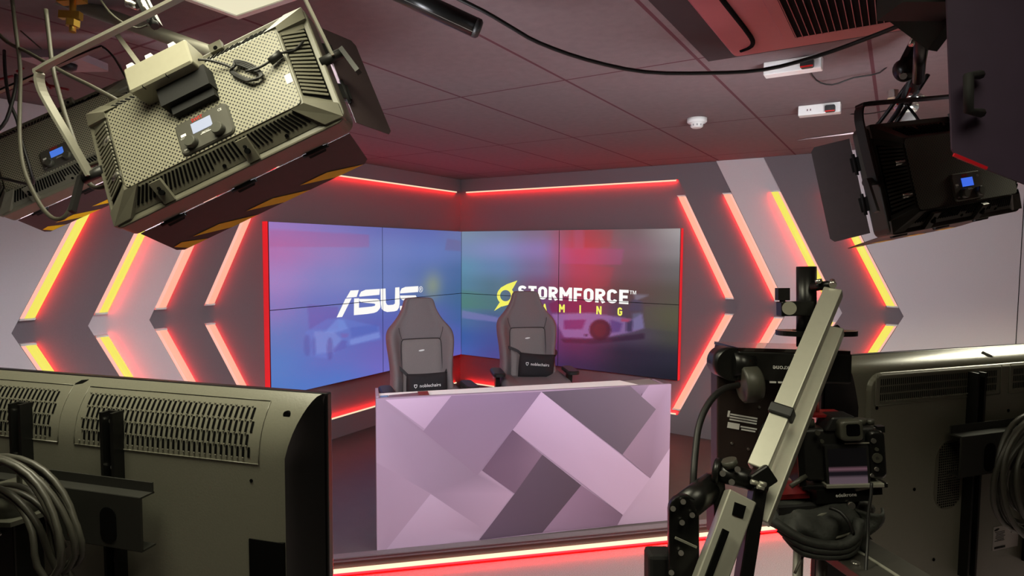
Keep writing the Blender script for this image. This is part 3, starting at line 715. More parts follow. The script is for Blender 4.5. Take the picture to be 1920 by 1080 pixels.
# ------------------------------------------------------------------ LED panel fixtures
PERF_G = perforated('perforated_grille', (140, 137, 119), .0105, .20)
SKIN_G = mat('fixture_back_shell', (106, 104, 90), .42, 0, .1, 50)
LENS = emis('led_panel_face', (247, 248, 255), LED_POWER)
LENSR = LENS
FH, FV = .28, .155
FX0, FX1, FY0, FY1 = -.208, .217, -.105, .098
ZF = .035
def make_led(label, Mx, lcd=(150, 190, 255), adapter=False, lcdk=1.0, SKIN=None, PERF=None, yz=1.0, flap=.11, ld=-.262, lh=.115):
    SKIN = SKIN or SKIN_G; PERF = PERF or PERF_G
    T = thing('led_panel_light', label, 'studio light', Mx, 'barn door LED panel lights')
    obj('housing', B().rprism(0, 0, 2*FH, 2*FV, .022, -.05, 0), SKIN, T, bevel=.004)
    obj('diffuser_face', B().box((0, 0, -.052), (.50, .26, .003)), LENS, T)
    R = [(-FH+.012, -FV+.012), (FH-.012, -FV+.012), (FH-.012, FV-.012), (-FH+.012, FV-.012)]; Q = [(FX0, FY0), (FX1, FY0), (FX1, FY1), (FX0, FY1)]
    b = B(); b.add([(*p, 0) for p in R]+[(*p, ZF) for p in Q], [(3, 2, 1, 0), (4, 5, 6, 7)] + [(i, (i+1) % 4, 4+(i+1) % 4, 4+i) for i in range(4)])
    obj('back_shell', b, SKIN, T, bevel=.003)
    b = B().rprism((FX0+FX1)/2, (FY0+FY1)/2, FX1-FX0-.008, FY1-FY0-.006, .012, ZF, ZF+.003); obj('grille', b, PERF, T)
    for i in range(4):       # corner braces
        r, q = V((*R[i], 0)), V((*Q[i], ZF)); r2 = V((R[i][0]*1.03, R[i][1]*1.04, .004))
        sx, sy = (1 if r.x > 0 else -1), (1 if r.y > 0 else -1)
        w1, w2 = .014, .030
        P = [q+V((-sx*w2, 0, .004)), q+V((0, 0, .005)), q+V((0, -sy*w1, .004)), r2+V((0, -sy*.034, .002)), r2, r2+V((-sx*.042, 0, .002))]
        P2 = [p-V((0, 0, .018)) for p in P]
        b = B(); b.add(P+P2, [(0, 1, 4, 5), (1, 2, 3, 4), (6, 11, 10, 7), (7, 10, 9, 8)] + [(k, (k+1) % 6, 6+(k+1) % 6, 6+k) for k in range(6)])
        b.cyl(r2+V((-sx*.010, -sy*.010, -.002)), r2+V((-sx*.010, -sy*.010, .0035)), .0045, n=10, mi=1)
        obj('corner_brace', b, [SKIN, HOLE], T)
    # vent slots along the four sloping sides
    def side_slots(nm, A0, A1, B0, B1, cnt, lo, hi, skip=()):
        b = B(); A0, A1, B0, B1 = (V(p) for p in (A0, A1, B0, B1))
        nn = (A1-A0).cross(B0-A0).normalized()
        if nn.z < 0: nn = -nn
        for k in range(cnt):
            t = (k+.5)/cnt
            a_, b_ = A0.lerp(A1, t), B0.lerp(B1, t)
            if k in skip: lo2, hi2 = lo+.3*(hi-lo), hi
            else: lo2, hi2 = lo, hi
            b.bar(a_.lerp(b_, lo2)+nn*.0006, a_.lerp(b_, hi2)+nn*.0006, (A1-A0), .0042, .0022)
        for t in (.17, .5, .83):
            c = A0.lerp(A1, t).lerp(B0.lerp(B1, t), .22); b.cyl(c, c+nn*.002, .0042, n=10)
        obj(nm, b, HOLE, T)
    r0 = .018
    side_slots('vent', (-.235, -FV+.012, 0), (.235, -FV+.012, 0), (FX0+.02, FY0, ZF), (FX1-.02, FY0, ZF), 44, .30, .93, (6, 7, 8, 20, 21, 22, 34, 35, 36))
    side_slots('vent', (-.235, FV-.012, 0), (.235, FV-.012, 0), (FX0+.02, FY1, ZF), (FX1-.02, FY1, ZF), 38, .2, .85, (9, 19, 29))
    # side alcoves with louvres
    for sx in (-1, 1):
        xr, xq = (R[0][0], FX0) if sx < 0 else (R[1][0], FX1)
        b = B(); b.add([(xr+(-sx)*.002, -.10, .0025), (xr-sx*.002, .095, .0025), (xq+sx*.003, .075, ZF-.0005), (xq+sx*.003, -.082, ZF-.0005)], [(0, 1, 2, 3)])
        ob = obj('alcove', b, HOLE, T)
        side_slots_b = B()
        for k in range(17):
            yy = -.088+.0108*k
            side_slots_b.bar((xr-sx*.004, yy, .0065), (xq+sx*.005, yy*.88, ZF+.0012), V((0, 1, 0)), .0056, .003)
        obj('louvre', side_slots_b, SKIN, T)
    for x_ in (-.14, .065):   # keyhole brackets on the lower edge, and one above
        b = B().box((0, 0, 0), (.026, .05, .010), T=Matrix.Translation((x_, -.132, .018)) @ Matrix.Rotation(.80, 4, 'X')); b.cyl((x_, -.135, .018), (x_, -.139, .026), .006, n=10, mi=1)
        b.cyl((x_, -.128, .024), (x_, -.131, .031), .0035, n=8, mi=1); obj('keyhole_bracket', b, [SKIN, HOLE], T)
    b = B().box((.065, .150, .006), (.03, .022, .012)); b.cyl((.065, .145, .012), (.065, .145, .0135), .005, n=8, mi=1); obj('keyhole_bracket', b, [SKIN, HOLE], T)
    # control panel
    cp = obj('control_panel', B().rprism(0, -.058, .125, .078, .012, ZF+.002, ZF+.009, bev=.003), mat('control_panel_face', (72, 71, 64), .38, 0, .06, 60), T)
    obj('display', B().box((-.002, -.047, ZF+.0095), (.046, .024, .0015)), emis('lcd_%d' % lcd[0], lcd, lcdk), cp)
    b = B(); text(b, 'SWIT', .0115, Matrix.Translation((-.008, -.032, ZF+.0096)), ext=.0003); obj('brand_lettering', b, REDL, cp)
    b = B()
    text(b, 'PRESET', .0055, Matrix.Translation((.002, -.068, ZF+.0096))); text(b, 'CCT', .005, Matrix.Translation((-.05, -.06, ZF+.0096))); text(b, 'CE', .008, Matrix.Translation((.045, -.036, ZF+.0096)))
    text(b, 'DIM', .005, Matrix.Translation((-.05, -.088, ZF+.0096))); b.box((.002, -.068, ZF+.0092), (.024, .0012, .0008)); b.box((-.047, -.052, ZF+.0094), (.012, .006, .0004))
    obj('panel_marking', b, WLET, cp)
    for kx in (-.032, .032):
        obj('knob', B().lathe([(.0135, 0), (.0130, .012), (.0115, .0145)], (kx, -.078, ZF+.008), (0, 0, 1), 20), CHAR, cp)
    # barn doors
    def door(nm, H0, H1, O1, O0, stripes=0):
        H0, H1, O0, O1 = (V(p) for p in (H0, H1, O0, O1))
        n = (H1-H0).cross(O0-H0).normalized(); outw = V((H0+H1)/2); outw.z = 0
        if n.dot(outw) < 0: n = -n
        ch = .03; d1 = (O1-O0).normalized()
        P = [H0, H1, H1.lerp(O1, .9), O1-d1*.012, O0+d1*.012, H0.lerp(O0, .9)]
        b = B(); b.add([p+n*.0008 for p in P]+[p-n*.0008 for p in P], [tuple(range(6)), tuple(range(11, 5, -1))]+[(k, (k+1) % 6, 6+(k+1) % 6, 6+k) for k in range(6)])
        dr = obj('barn_door', b, DOOR, T)
        for t in (.16, .5, .84) if (H1-H0).length > .4 else (.3, .72):
            b = B(); c = H0.lerp(H1, t); c2 = c.lerp(O0.lerp(O1, t), .10)
            b.bar(c-(O0-H0).normalized()*.014-outw.normalized()*.004, c2+n*.003, n, .010, .040); b.cyl(c-(H1-H0).normalized()*.03+n*.004, c+(H1-H0).normalized()*.03+n*.004, .0045, n=10)
            obj('hinge', b, MATTE, dr)
        if stripes:
            b = B()
            def qq(t, s_): return H0.lerp(H1, t).lerp(O0.lerp(O1, t), s_)+n*.0018
            for k in range(stripes):
                t0 = .12+.277*(k-1)
                if k == 0: P = [qq(.012, .77), qq(.06, .735), qq(.150, .985), qq(.045, .985)]
                else: P = [qq(t0, .725), qq(t0+.138, .725), qq(min(t0+.297, .985), .99), qq(t0+.16, .99)]
                b.add(P, [tuple(range(len(P)))])
            obj('hazard_stripe', b, YEL, dr, recalc=False)
    door('b', (-.262, -.152, -.055), (.262, -.152, -.055), (.255, -.166, -.17), (-.255, -.166, -.17), 4)
    door('t', (-.262, .152, -.055), (.262, .152, -.055), (.25, flap, -.27), (-.25, flap, -.27))
    door('r', (.284, -.135, -.055), (.284, .135, -.055), (.332, .14, -.155), (.332, -.14, -.155))
    door('l', (-.284, -.135, -.055), (-.284, .135, -.055), (ld, lh, -.14), (ld, -lh, -.14))
    # yoke
    half = [(.302, -.004, .002), (.302, .06, .03*yz), (.302, .15, .072*yz), (.298, .182, .088*yz), (.286, .204, .098*yz), (.26, .212, .102*yz)]
    yk = obj('yoke', B().tube([(-x, y, z) for x, y, z in half]+[(0, .212, .102*yz)]+half[::-1], (.003, .0125), flat=V((0, .43*yz, -.9)).normalized(), smooth=3), GREYM if adapter else BLACKM, T)
    for sx in (-1, 1):
        b = B().cyl((sx*.272, 0, -.004), (sx*.325, 0, -.004), .011, n=14); b.bar((sx*.325, .006, 0), (sx*.345, -.085, .025), V((0, 0, 1)), .012, .010); obj('tilt_lever', b, BLACK, T)
    for yy, zz in ((.035, .02), (-.055, .02)):
        b = B().cyl((-.235, yy, zz), (-.212, yy*1.02, zz+.010), .0085, n=12); obj('cable_socket', b, STEEL, T)
    if adapter:
        pw = obj('power_adapter', B().rprism(-.032, .092, .150, .062, .006, ZF+.003, ZF+.058, bev=.004), mat('adapter_grey', (150, 147, 128), .5, 0, .06, 60), T)
        b = B()
        for x_ in (-.09, -.045, .01): b.box((x_, .124, ZF+.052), (.014, .010, .010))
        for x_ in (-.075, -.02): b.box((x_, .0625, ZF+.052), (.001, .006, .010), mi=1)
        obj('clip', b, [WHITE, HOLE], pw)
        obj('battery_plate', B().box((-.005, .042, ZF+.018), (.115, .05, .03)).box((.0, .012, ZF+.012), (.10, .03, .016)), MATTE, T)
        cb = B()
        cb.tube([(.044, .085, ZF+.03), (.065, .075, ZF+.025), (.09, .058, ZF+.012), (.10, .045, ZF+.010)], .0026)
        for k in range(4):
            a = [(.098+.004*k, .048-.003*k, ZF+.010+.003*k), (.112, .047+.004*k, ZF+.012), (.135+.003*k, .022+.002*k, ZF+.014), (.152+.002*k, .000-.002*k, ZF+.012), (.140-.003*k, -.008, ZF+.010+.002*k), (.118, .010-.003*k, ZF+.012), (.100-.002*k, .036, ZF+.012)]
            cb.tube(a+[a[0]], .0024)
        cb.tube([(.13, .012, ZF+.022), (.16, .008, ZF+.02), (.185, .012, ZF+.018)], .0026)
        cb.cyl((.183, .012, ZF+.016), (.212, .022, ZF+.014), .008, n=12, mi=1); cb.tube([(.212, .022, ZF+.014), (.235, .03, .03), (.258, .05, .02)], .0026)
        obj('power_lead', cb, [CABLE, BLACK], T)
        obj('warning_label', B().box((.205, -.035, ZF+.0035), (.014, .022, .0008)), WHITE, T)
    return T
ca, cb_, cc_ = V((.784, .454, .423)), V((-.497, .050, .866)), V((.373, -.889, .265))
MA = frame((2.787, -4.582, 2.064), ca, cb_, cc_)
ledA = make_led('large grey LED panel light at upper left with adapter box and yellow striped door', MA, (214, 222, 240), True, .85)
pB = at(120, 274, 2.10)
RB = Matrix.Rotation(.10, 3, 'Z')
ledB = make_led('LED panel light with yellow striped barn door, hanging behind the large upper left one', frame(pB, RB @ ca, RB @ cb_, RB @ cc_), (70, 120, 225), False, .9, flap=-.02)
MR = frame((4.182, -3.215, 2.015), V((.585, .797, .154)), V((-.221, -.027, .975)), V((.781, -.604, .160)))
ledR = make_led('LED panel light with shade painted dark, hanging at the upper right before the pale wall', MR, (58, 106, 235), False, .9, mat('shaded_fixture_shell', (46, 45, 38), .4, 0, .1, 50), perforated('shaded_perforated_grille', (72, 70, 58), .0105, .22), -.02, .20, -.338, .14)  # same fixture as the others; its shade is put into darker materials

# ------------------------------------------------------------------ ceiling lamps and fittings
TROF = emis('troffer_diffuser', (250, 244, 208), .85)
def troffer(label, x, y, watts, spread):
    T = thing('ceiling_light', label, 'ceiling light', Matrix.Translation((x, y, CEIL)), 'recessed ceiling lights')
    b = B()
    for cx, cy, sx, sy in ((0, .29, .6, .02), (0, -.29, .6, .02), (.29, 0, .02, .56), (-.29, 0, .02, .56)): b.box((cx, cy, -.004), (sx, sy, .008))
    obj('frame', b, WHITE, T)
    obj('diffuser', B().box((0, 0, -.002), (.56, .56, .003)), TROF, T)
    b = B().box((0, 0, -.0038), (.004, .56, .002)).box((0, .1, -.0038), (.56, .002, .002)); obj('divider', b, GREYM, T)
    ld = bpy.data.lights.new('lamp', 'AREA'); ld.shape = 'SQUARE'; ld.size = .54; ld.energy = watts; ld.spread = math.radians(spread); ld.color = (1, .95, .70)
    lo = bpy.data.objects.new('lamp', ld); COL.objects.link(lo); lo.parent = T; lo.location = (0, 0, -.012)
troffer('square ceiling light panel above the large upper left studio light', 2.45, -4.385, TROFFER_POWER*.2, 150)
troffer('square ceiling light panel behind the camera, over the nearest floor', 3.05, -5.0, TROFFER_POWER*.45, 148)
troffer('added ceiling light panel, unseen, brightening the lower right display', 4.95, -2.3, TROFFER_POWER*2.6, 126)  # unseen lamp, added to light the top edge of the right display
troffer('added ceiling light panel, unseen, brightening the camera jib', 4.25, -5.0, TROFFER_POWER*.16, 142)  # unseen lamp, added to lift the dark camera and jib area
# air conditioner
ac = thing('air_conditioner', 'white ceiling cassette air conditioner, red light painted on, with slatted grille, upper right', 'air conditioner', Matrix.Translation((3.985, -3.375, CEIL)))
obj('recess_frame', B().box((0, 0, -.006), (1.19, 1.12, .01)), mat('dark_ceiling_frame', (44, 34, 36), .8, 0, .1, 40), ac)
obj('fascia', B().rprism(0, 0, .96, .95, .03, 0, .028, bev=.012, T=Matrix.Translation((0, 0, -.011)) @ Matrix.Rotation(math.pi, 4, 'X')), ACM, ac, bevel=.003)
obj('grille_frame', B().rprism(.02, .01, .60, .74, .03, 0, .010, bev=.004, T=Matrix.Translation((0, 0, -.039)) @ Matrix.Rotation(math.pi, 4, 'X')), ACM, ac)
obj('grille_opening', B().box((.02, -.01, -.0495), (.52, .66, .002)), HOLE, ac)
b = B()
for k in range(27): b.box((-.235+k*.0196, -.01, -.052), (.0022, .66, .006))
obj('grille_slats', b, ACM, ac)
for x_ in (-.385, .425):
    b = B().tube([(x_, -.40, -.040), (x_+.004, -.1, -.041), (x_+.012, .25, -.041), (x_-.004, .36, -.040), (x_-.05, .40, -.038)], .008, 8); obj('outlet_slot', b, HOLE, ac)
# smoke detector
p = onz(1307, 222, CEIL)
sd = thing('smoke_detector', 'round white smoke detector on the ceiling', 'smoke detector', Matrix.Translation(p))
obj('base', B().lathe([(.056, 0), (.056, .022), (.050, .028)], (0, 0, 0), (0, 0, -1), 28), WHITE, sd)
obj('sensor_head', B().lathe([(.050, .028), (.036, .034), (.034, .050), (.026, .056)], (0, 0, 0), (0, 0, -1), 28), WHITE, sd)
b = B()
for k in range(10):
    a = k*.628; b.box((.0345*math.cos(a), .0345*math.sin(a), -.041), (.006, .006, .010))
obj('sensor_vents', b, mat('grey_vent', (150, 148, 146), .6), sd)
def wallbox(label, px, py, L, cab, nlab):
    p = onz(px, py, CEIL)
    T = thing('power_box', label, 'power box', Matrix.Translation(p), 'white power boxes on the ceiling')
    obj('housing', B().box((0, 0, -.026), (L, .062, .052)), WHITE, T, bevel=.003)
    b = B()
    for x_ in (-.055, -.04): b.box((x_, -.0315, -.026), (.006, .002, .010))
    obj('socket', b, mat('socket_grey', (120, 100, 100), .6), T)
    obj('plug', B().rprism(0, 0, .048, .034, .008, 0, .03, T=Matrix.Translation((L*.27, -.031, -.034)) @ Matrix.Rotation(math.pi/2, 4, 'X')), BLACK, T)
    obj('plug_ring', B().box((L*.27, -.060, -.048), (.046, .004, .006)), REDT, T)
    pts = [p+V((L*.27, -.062, -.040))]+[at(*q) for q in cab]
    tag(obj('cable', B().tube(pts, .0035), CABLE), nlab, 'cable')
wallbox('larger white power box on the ceiling beside the air conditioner, black plug in it', 1487, 113, .215, [(1530,150,2.72), (1560,159,2.7), (1600,146,2.66), (1650,136,2.6), (1676,108,2.5)], 'thin black cable from the larger ceiling power box')
wallbox('smaller white power box on the ceiling nearer the pale chevron wall', 1537, 197, .20, [(1560,210,3.5), (1600,214,3.4), (1640,212,3.1), (1690,200,2.7)], 'thin black cable from the smaller ceiling power box')
# black tube lamp and long cable across the ceiling
T = thing('tube_lamp', 'black cylindrical tube fitting hanging near the ceiling at top centre', 'lamp')
p0, p1 = at(720,-28,1.66), at(890,51,1.70)
obj('tube', B().cyl(p0, p1, .027, n=24), BLACKM, T); dd = (p1-p0).normalized()
obj('end_cap', B().lathe([(.0275, 0), (.027, .012), (.02, .018)], p1, dd, 24), BLACK, T)
obj('trim_line', B().bar(p0+V((.012, -.012, -.021)), p1+V((.012, -.012, -.021)), UP, .003, .003), GREYM, T)
tag(obj('cable', B().tube([at(*q) for q in [(838,-12,1.6), (905,20,1.6), (960,52,1.62), (1010,80,1.64), (1100,112,1.68), (1210,135,1.72), (1330,137,1.74), (1430,131,1.72), (1530,106,1.68), (1620,74,1.6), (1710,38,1.5), (1770,10,1.4)]], .0055, 10), CABLE), 'long black cable sagging below the ceiling across the top of the room', 'cable')

# ------------------------------------------------------------------ pipes, clamps and leads above the upper left lights
T = thing('scaffold_pipe', 'thick grey steel pipe under the ceiling behind the large upper left light', 'pipe')
pp0, pp1 = at(-90,-75,1.93), at(520,143,2.02)
obj('tube', B().cyl(pp0, pp1, .023, n=24), GREYM, T)
T = thing('yoke_clamp', 'black and steel clamp holding the large upper left light to the pipe', 'clamp')
obj('jaw', B().bar(at(262,-12,1.56), at(291,46,1.54), RT, .024, .03), BLACKM, T)
obj('bolt', B().cyl(at(238,6,1.55), at(258,12,1.55), .010, n=10), STEEL, T)
obj('bolt', B().cyl(at(268,3,1.53), at(282,32,1.52), .006, n=10), STEEL, T)
obj('knob', B().cyl(at(284,34,1.54), at(291,50,1.53), .013, .010, n=14), BLACK, T)
T = thing('hook_clamp', 'brass coloured hook clamp hanging from the pipe at upper left', 'clamp')
obj('wing_nut', B().bar(at(113,28,1.78), at(152,30,1.78), UP, .022, .018), BRASS, T)
obj('threaded_rod', B().cyl(at(137,-8,1.79), at(136,60,1.78), .009, n=12), BRASS, T)
obj('hex_nut', B().cyl(at(137,38,1.78), at(136,50,1.78), .019, n=6, smooth=False), BRASS, T)
obj('saddle', B().bar(at(112,2,1.80), at(158,-2,1.80), UP, .016, .03), BRASS, T)
T = thing('support_strut', 'flat grey strut running from the pipe down behind the large upper left light', 'strut')
obj('bar', B().bar(at(214,58,1.95), at(279,146,1.66), RT, .014, .007), GREYM, T)
T = thing('ceiling_sensor', 'pale square sensor plate on the ceiling behind the upper left cables', 'sensor')
p = onz(122, 108, CEIL)
obj('plate', B().rprism(0, 0, .24, .2, .02, -.03, 0, T=Matrix.Translation(p) @ Matrix.Rotation(.5, 4, 'Z')), mat('pale_mauve_plastic', (168, 150, 158), .6), T)
obj('sensor_eye', B().lathe([(.035, 0), (.03, .02), (.012, .03)], p+V((.02, .0, -.03)), (0, 0, -1), 18), BLACK, T)
RODM = mat('red_lit_rod', (120, 16, 24), .5, 0, .1, 60)  # red light on the rods is put into their base colour
T = thing('ceiling_bracket', 'thin bracket frame painted as lit red under the ceiling at the far upper left', 'bracket')
for q0, q1 in (((28,146,2.6), (128,168,2.6)), ((32,134,2.62), (72,112,2.75)), ((82,150,2.6), (96,166,2.6)), ((-12,152,2.6), (24,142,2.6))): obj('rod', B().cyl(at(*q0), at(*q1), .005, n=8), RODM, T)
def cable(label, pts, r, m=CABLEG, nm='cable', cat='cable'): return tag(obj(nm, B().tube([at(*q) for q in pts], r), m), label, cat)
cable('grey cable dropping beside the yoke to the left side sockets of the large light', [(86,18,1.62), (92,70,1.60), (98,120,1.57), (108,165,1.54), (122,215,1.5), (138,262,1.47), (150,300,1.44), (160,332,1.42), (174,350,1.40), (190,352,1.385), (206,347,1.375)], .0055)
cable('grey cable sweeping from the left frame edge into the adapter box', [(-15,52,1.75), (15,80,1.7), (50,97,1.66), (84,116,1.62), (125,139,1.55), (168,160,1.5), (205,180,1.42), (232,193,1.37), (262,188,1.345), (274,180,1.34)], .0055)
cable('long grey cable loop hanging below the sockets of the large upper left light', [(22,-8,1.7), (30,60,1.68), (38,130,1.66), (37,200,1.6), (37,262,1.55), (44,315,1.5), (62,360,1.46), (84,396,1.43), (105,411,1.41), (124,404,1.40), (138,375,1.40), (148,335,1.40), (164,314,1.39), (185,304,1.375), (205,300,1.37)], .005)
cable('thin black cable looped at the far left under the ceiling', [(8,95,2.0), (10,140,1.95), (18,190,1.9), (32,225,1.9), (40,262,1.9), (60,330,1.9), (58,345,1.95), (20,338,2.0), (-15,330,2.0)], .005, CABLE)
cable('thin black cable hanging straight down at the far left edge', [(30,140,1.9), (28,170,1.88), (12,225,1.86), (-10,250,1.86)], .005, CABLE)
cable('thin pale wire under the big pipe at upper left', [(182,-10,1.75), (205,22,1.72), (230,42,1.68), (258,53,1.62), (278,47,1.57)], .0028)
cable('thin pale wire sloping beneath the ceiling at the far left', [(16,38,2.2), (48,66,2.2), (78,92,2.2)], .0025)

# ------------------------------------------------------------------ clamp, leads and the near fixture at upper right
T = thing('pipe_clamp', 'bright steel and glass-like clamp above the upper right light', 'clamp')
obj('base_block', B().box((0, 0, 0), (.07, .05, .035), T=frame(at(1692,222,2.12), RT, UP, -FW)), STEEL, T, bevel=.004)
obj('collar', B().lathe([(.034, 0), (.038, .01), (.038, .022), (.028, .03)], at(1698,208,2.12), V((.1, 0, 1)), 20), STEEL, T)
obj('collar', B().lathe([(.03, 0), (.034, .012), (.024, .02)], at(1712,188,2.1), V((.1, 0, 1)), 20), STEEL, T)
obj('bolt', B().cyl(at(1674,184,2.1), at(1674,170,2.1), .018, n=6, smooth=False), STEEL, T)
obj('stem', B().cyl(at(1712,180,2.14), at(1752,-20,1.95), .018, n=14), BLACKM, T)
T = thing('safety_strap', 'short red strap hanging beside the upper right clamp', 'strap')
obj('webbing', B().bar(at(1686,198,1.95), at(1703,163,1.93), RT, .020, .004), REDT, T)
T = thing('clamp_knob', 'black round knob clamp below the air conditioner at upper right', 'clamp')
obj('knob', B().lathe([(.02, 0), (.032, .01), (.032, .035), (.018, .05)], at(1690,135,1.7), -FW, 20), BLACKM, T)
obj('bolt', B().cyl(at(1692,140,1.66), at(1694,143,1.64), .009, n=8), STEEL, T)
obj('arm', B().bar(at(1694,130,1.72), at(1730,60,1.7), RT, .03, .03), BLACKM, T)
T = thing('tie_rod', 'short rod with a pale pink ball tip at upper right', 'rod')
obj('rod', B().cyl(at(1708,85,1.3), at(1722,50,1.3), .006, n=10), STEEL, T)
obj('ball_tip', B().lathe([(.002, -.014), (.009, -.011), (.0135, -.003), (.0135, .004), (.009, .011), (.002, .014)], at(1723,47,1.3), UP, 16), mat('pale_pink_plastic', (206, 130, 120), .5), T)
obj('post', B().cyl(at(1728,60,1.32), at(1722,150,1.6), .014, n=14), BLACKM, T)
for k, (lab, pts) in enumerate((
  ('thick black cable crossing the yoke of the upper right light', [(1752,60,1.7), (1720,120,1.75), (1700,165,1.8), (1688,200,1.85), (1672,225,1.9), (1655,250,1.95), (1640,290,1.95), (1650,318,1.9), (1672,326,1.88), (1695,328,1.87)]),
  ('black cable curling to the lower socket of the upper right light', [(1740,140,1.75), (1708,190,1.82), (1690,215,1.88), (1668,250,1.9), (1650,290,1.9), (1655,335,1.88), (1672,365,1.87), (1690,372,1.87), (1705,370,1.86)]),
  ('thin black cable running down the back of the upper right light', [(1698,195,1.8), (1715,215,1.82), (1735,245,1.8), (1755,268,1.78), (1782,272,1.76)]),
  ('black cable loop hanging left of the upper right light', [(1700,160,1.85), (1650,228,1.95), (1618,260,1.95), (1608,275,1.94), (1614,300,1.93), (1640,318,1.92)]))):
    cable(lab, pts, (.007, .006, .004, .006)[k], CABLE)
T = thing('led_panel_light', 'dark studio light close by at the upper right corner, its door painted with violet light', 'studio light', None, 'barn door LED panel lights')
PD = mat('violet_lit_door', (56, 42, 62), .6, 0, .15, 30)  # violet cast from the screens is put into the door colour
def plate(pxs, th):
    P = [at(*q) for q in pxs]; n = (P[1]-P[0]).cross(P[2]-P[0]).normalized(); k = len(P)
    return B().add([p+n*th/2 for p in P]+[p-n*th/2 for p in P], [tuple(range(k)), tuple(range(2*k-1, k-1, -1))]+[(i, (i+1) % k, k+(i+1) % k, k+i) for i in range(k)])
dr = obj('barn_door', plate([(1772,-70,.80), (1784,280,.80), (1796,298,.80), (1990,372,.80), (2050,372,.80), (2050,-70,.80)], .003), PD, T)
obj('red_light_bar', B().bar(at(1788,290,.797), at(1850,316,.797), UP, .004, .003), emis('x', (90, 5, 14), 0) if False else mat('red_lit_edge', (190, 20, 34), .4), dr)  # red light on the door's lower edge, painted as a coloured bar
b = B().tube([at(1838,140,.79), at(1816,142,.775), at(1816,208,.775), at(1840,212,.79)], .006, 8, smooth=1); obj('handle', b, MATTE, dr)
obj('housing', B().box((0, 0, 0), (.42, .2, .06), T=frame(at(1945,-110,.86), RT, UP, -FW)), MATTE, T)
obj('bracket', B().bar(at(1700,-20,.95), at(1790,40,.88), UP, .09, .02), MATTE, T)

# ------------------------------------------------------------------ the two displays seen from behind
def make_tv(label, Mx, rnd, W2, HH):
    T = thing('display_screen', label, 'television', Mx, 'floor displays seen from behind')
    obj('screen_bezel', B().box((0, -HH/2, -.008), (2*W2, HH, .016)), TVD, T, bevel=.003)
    if rnd: prof = lambda t: .006+.048*(1-(1-min(t/.11, 1))**2.3)
    else: prof = lambda t: .006+.044*(1-(1-min(t/.030, 1))**2.2)
    def inset(t): return .006+.042*min(t/.10, 1)**.55
    rows = [0, .004, .01, .02, .03, .045, .06, .08, .10, .12, .14, .18, .3, .42, HH-.04, HH-.02, HH-.005, HH]
    us = [-1, -.97, -.6, -.2, .2, .6, .97, 1]
    b = B(); side = B(); vs = []
    for t in rows:
        k = prof(t) * (1 if t <= HH-.04 else max(0.1, (HH-t)/.04))
        xi = W2-inset(min(t, HH))
        vs += [(u*xi, -t, k*(1 if abs(u) < .99 else .93)) for u in us]
    n = len(us)
    b.add(vs, [(j*n+i, (j+1)*n+i, (j+1)*n+i+1, j*n+i+1) for j in range(len(rows)-1) for i in range(n-1)], smooth=True)
    obj('back_cover', b, TVM, T, recalc=False)
    for sx in (-1, 1):
        vs = []
        for t in rows:
            k = prof(t) * (1 if t <= HH-.04 else max(0.1, (HH-t)/.04)); xi = W2-inset(t)
            vs += [(sx*xi, -t, k*.93), (sx*(xi+.012), -t, k*.45), (sx*(W2-.004), -t, .003)]
        b = B().add(vs, [(j*3+i, (j+1)*3+i, (j+1)*3+i+1, j*3+i+1) for j in range(len(rows)-1) for i in range(2)], smooth=True)
        obj('side_cheek', b, TVD, T)
    return T, prof
def slots(T, prof, x0, x1, t0, t1, pitch, rows, wd, stag, z0, m=HOLE):
    b = B(); n = int((x1-x0)/pitch); rh = (t1-t0)/rows
    for r in range(rows):
        for k in range(n):
            x = x0+(k+.5)*pitch+(stag*pitch if r % 2 else 0)
            if x+wd > x1: continue
            ta, tb_ = t0+r*rh+.0015, t0+(r+1)*rh-.0015; seg = 3; P = []
            for s_ in range(seg+1):
                t = ta+(tb_-ta)*s_/seg; z = (prof(t) if z0 is None else z0)+.0007
                P += [(x-wd/2, -t, z), (x+wd/2, -t, z)]
            b.add(P, [(2*s_, 2*s_+1, 2*s_+3, 2*s_+2) for s_ in range(seg)])
    v = obj('vent', b, m, T, recalc=False)
    b = B()
    def Z(t): return (prof(t) if z0 is None else z0)+.001
    fr = [(x0-.012, t0-.010), (x1+.010, t0-.010), (x1+.010, t1+.008), (x0-.012, t1+.008)]
    for (xa, ta), (xb, tb_) in zip(fr, fr[1:]+fr[:1]):
        b.tube([(xa+(xb-xa)*s_/6, -(ta+(tb_-ta)*s_/6), Z(ta+(tb_-ta)*s_/6)) for s_ in range(7)], .0008, 5, smooth=1)
    if stag:      # moulded beads where the slots meet
        for r in range(rows+1):
            for k in range(n):
                t = t0+r*rh; x = x0+(k+.5)*pitch+(stag*pitch if r % 2 else 0)-pitch/2
                if x0-.002 < x < x1: b.box((x, -t, Z(t)), (.0026, .0022, .0022))
    else:
        for k in range(n): b.box((x0+(k+.5)*pitch, -t1, Z(t1)), (.0018, .0022, .0022))
    obj('vent_rim', b, TVM, T); return v
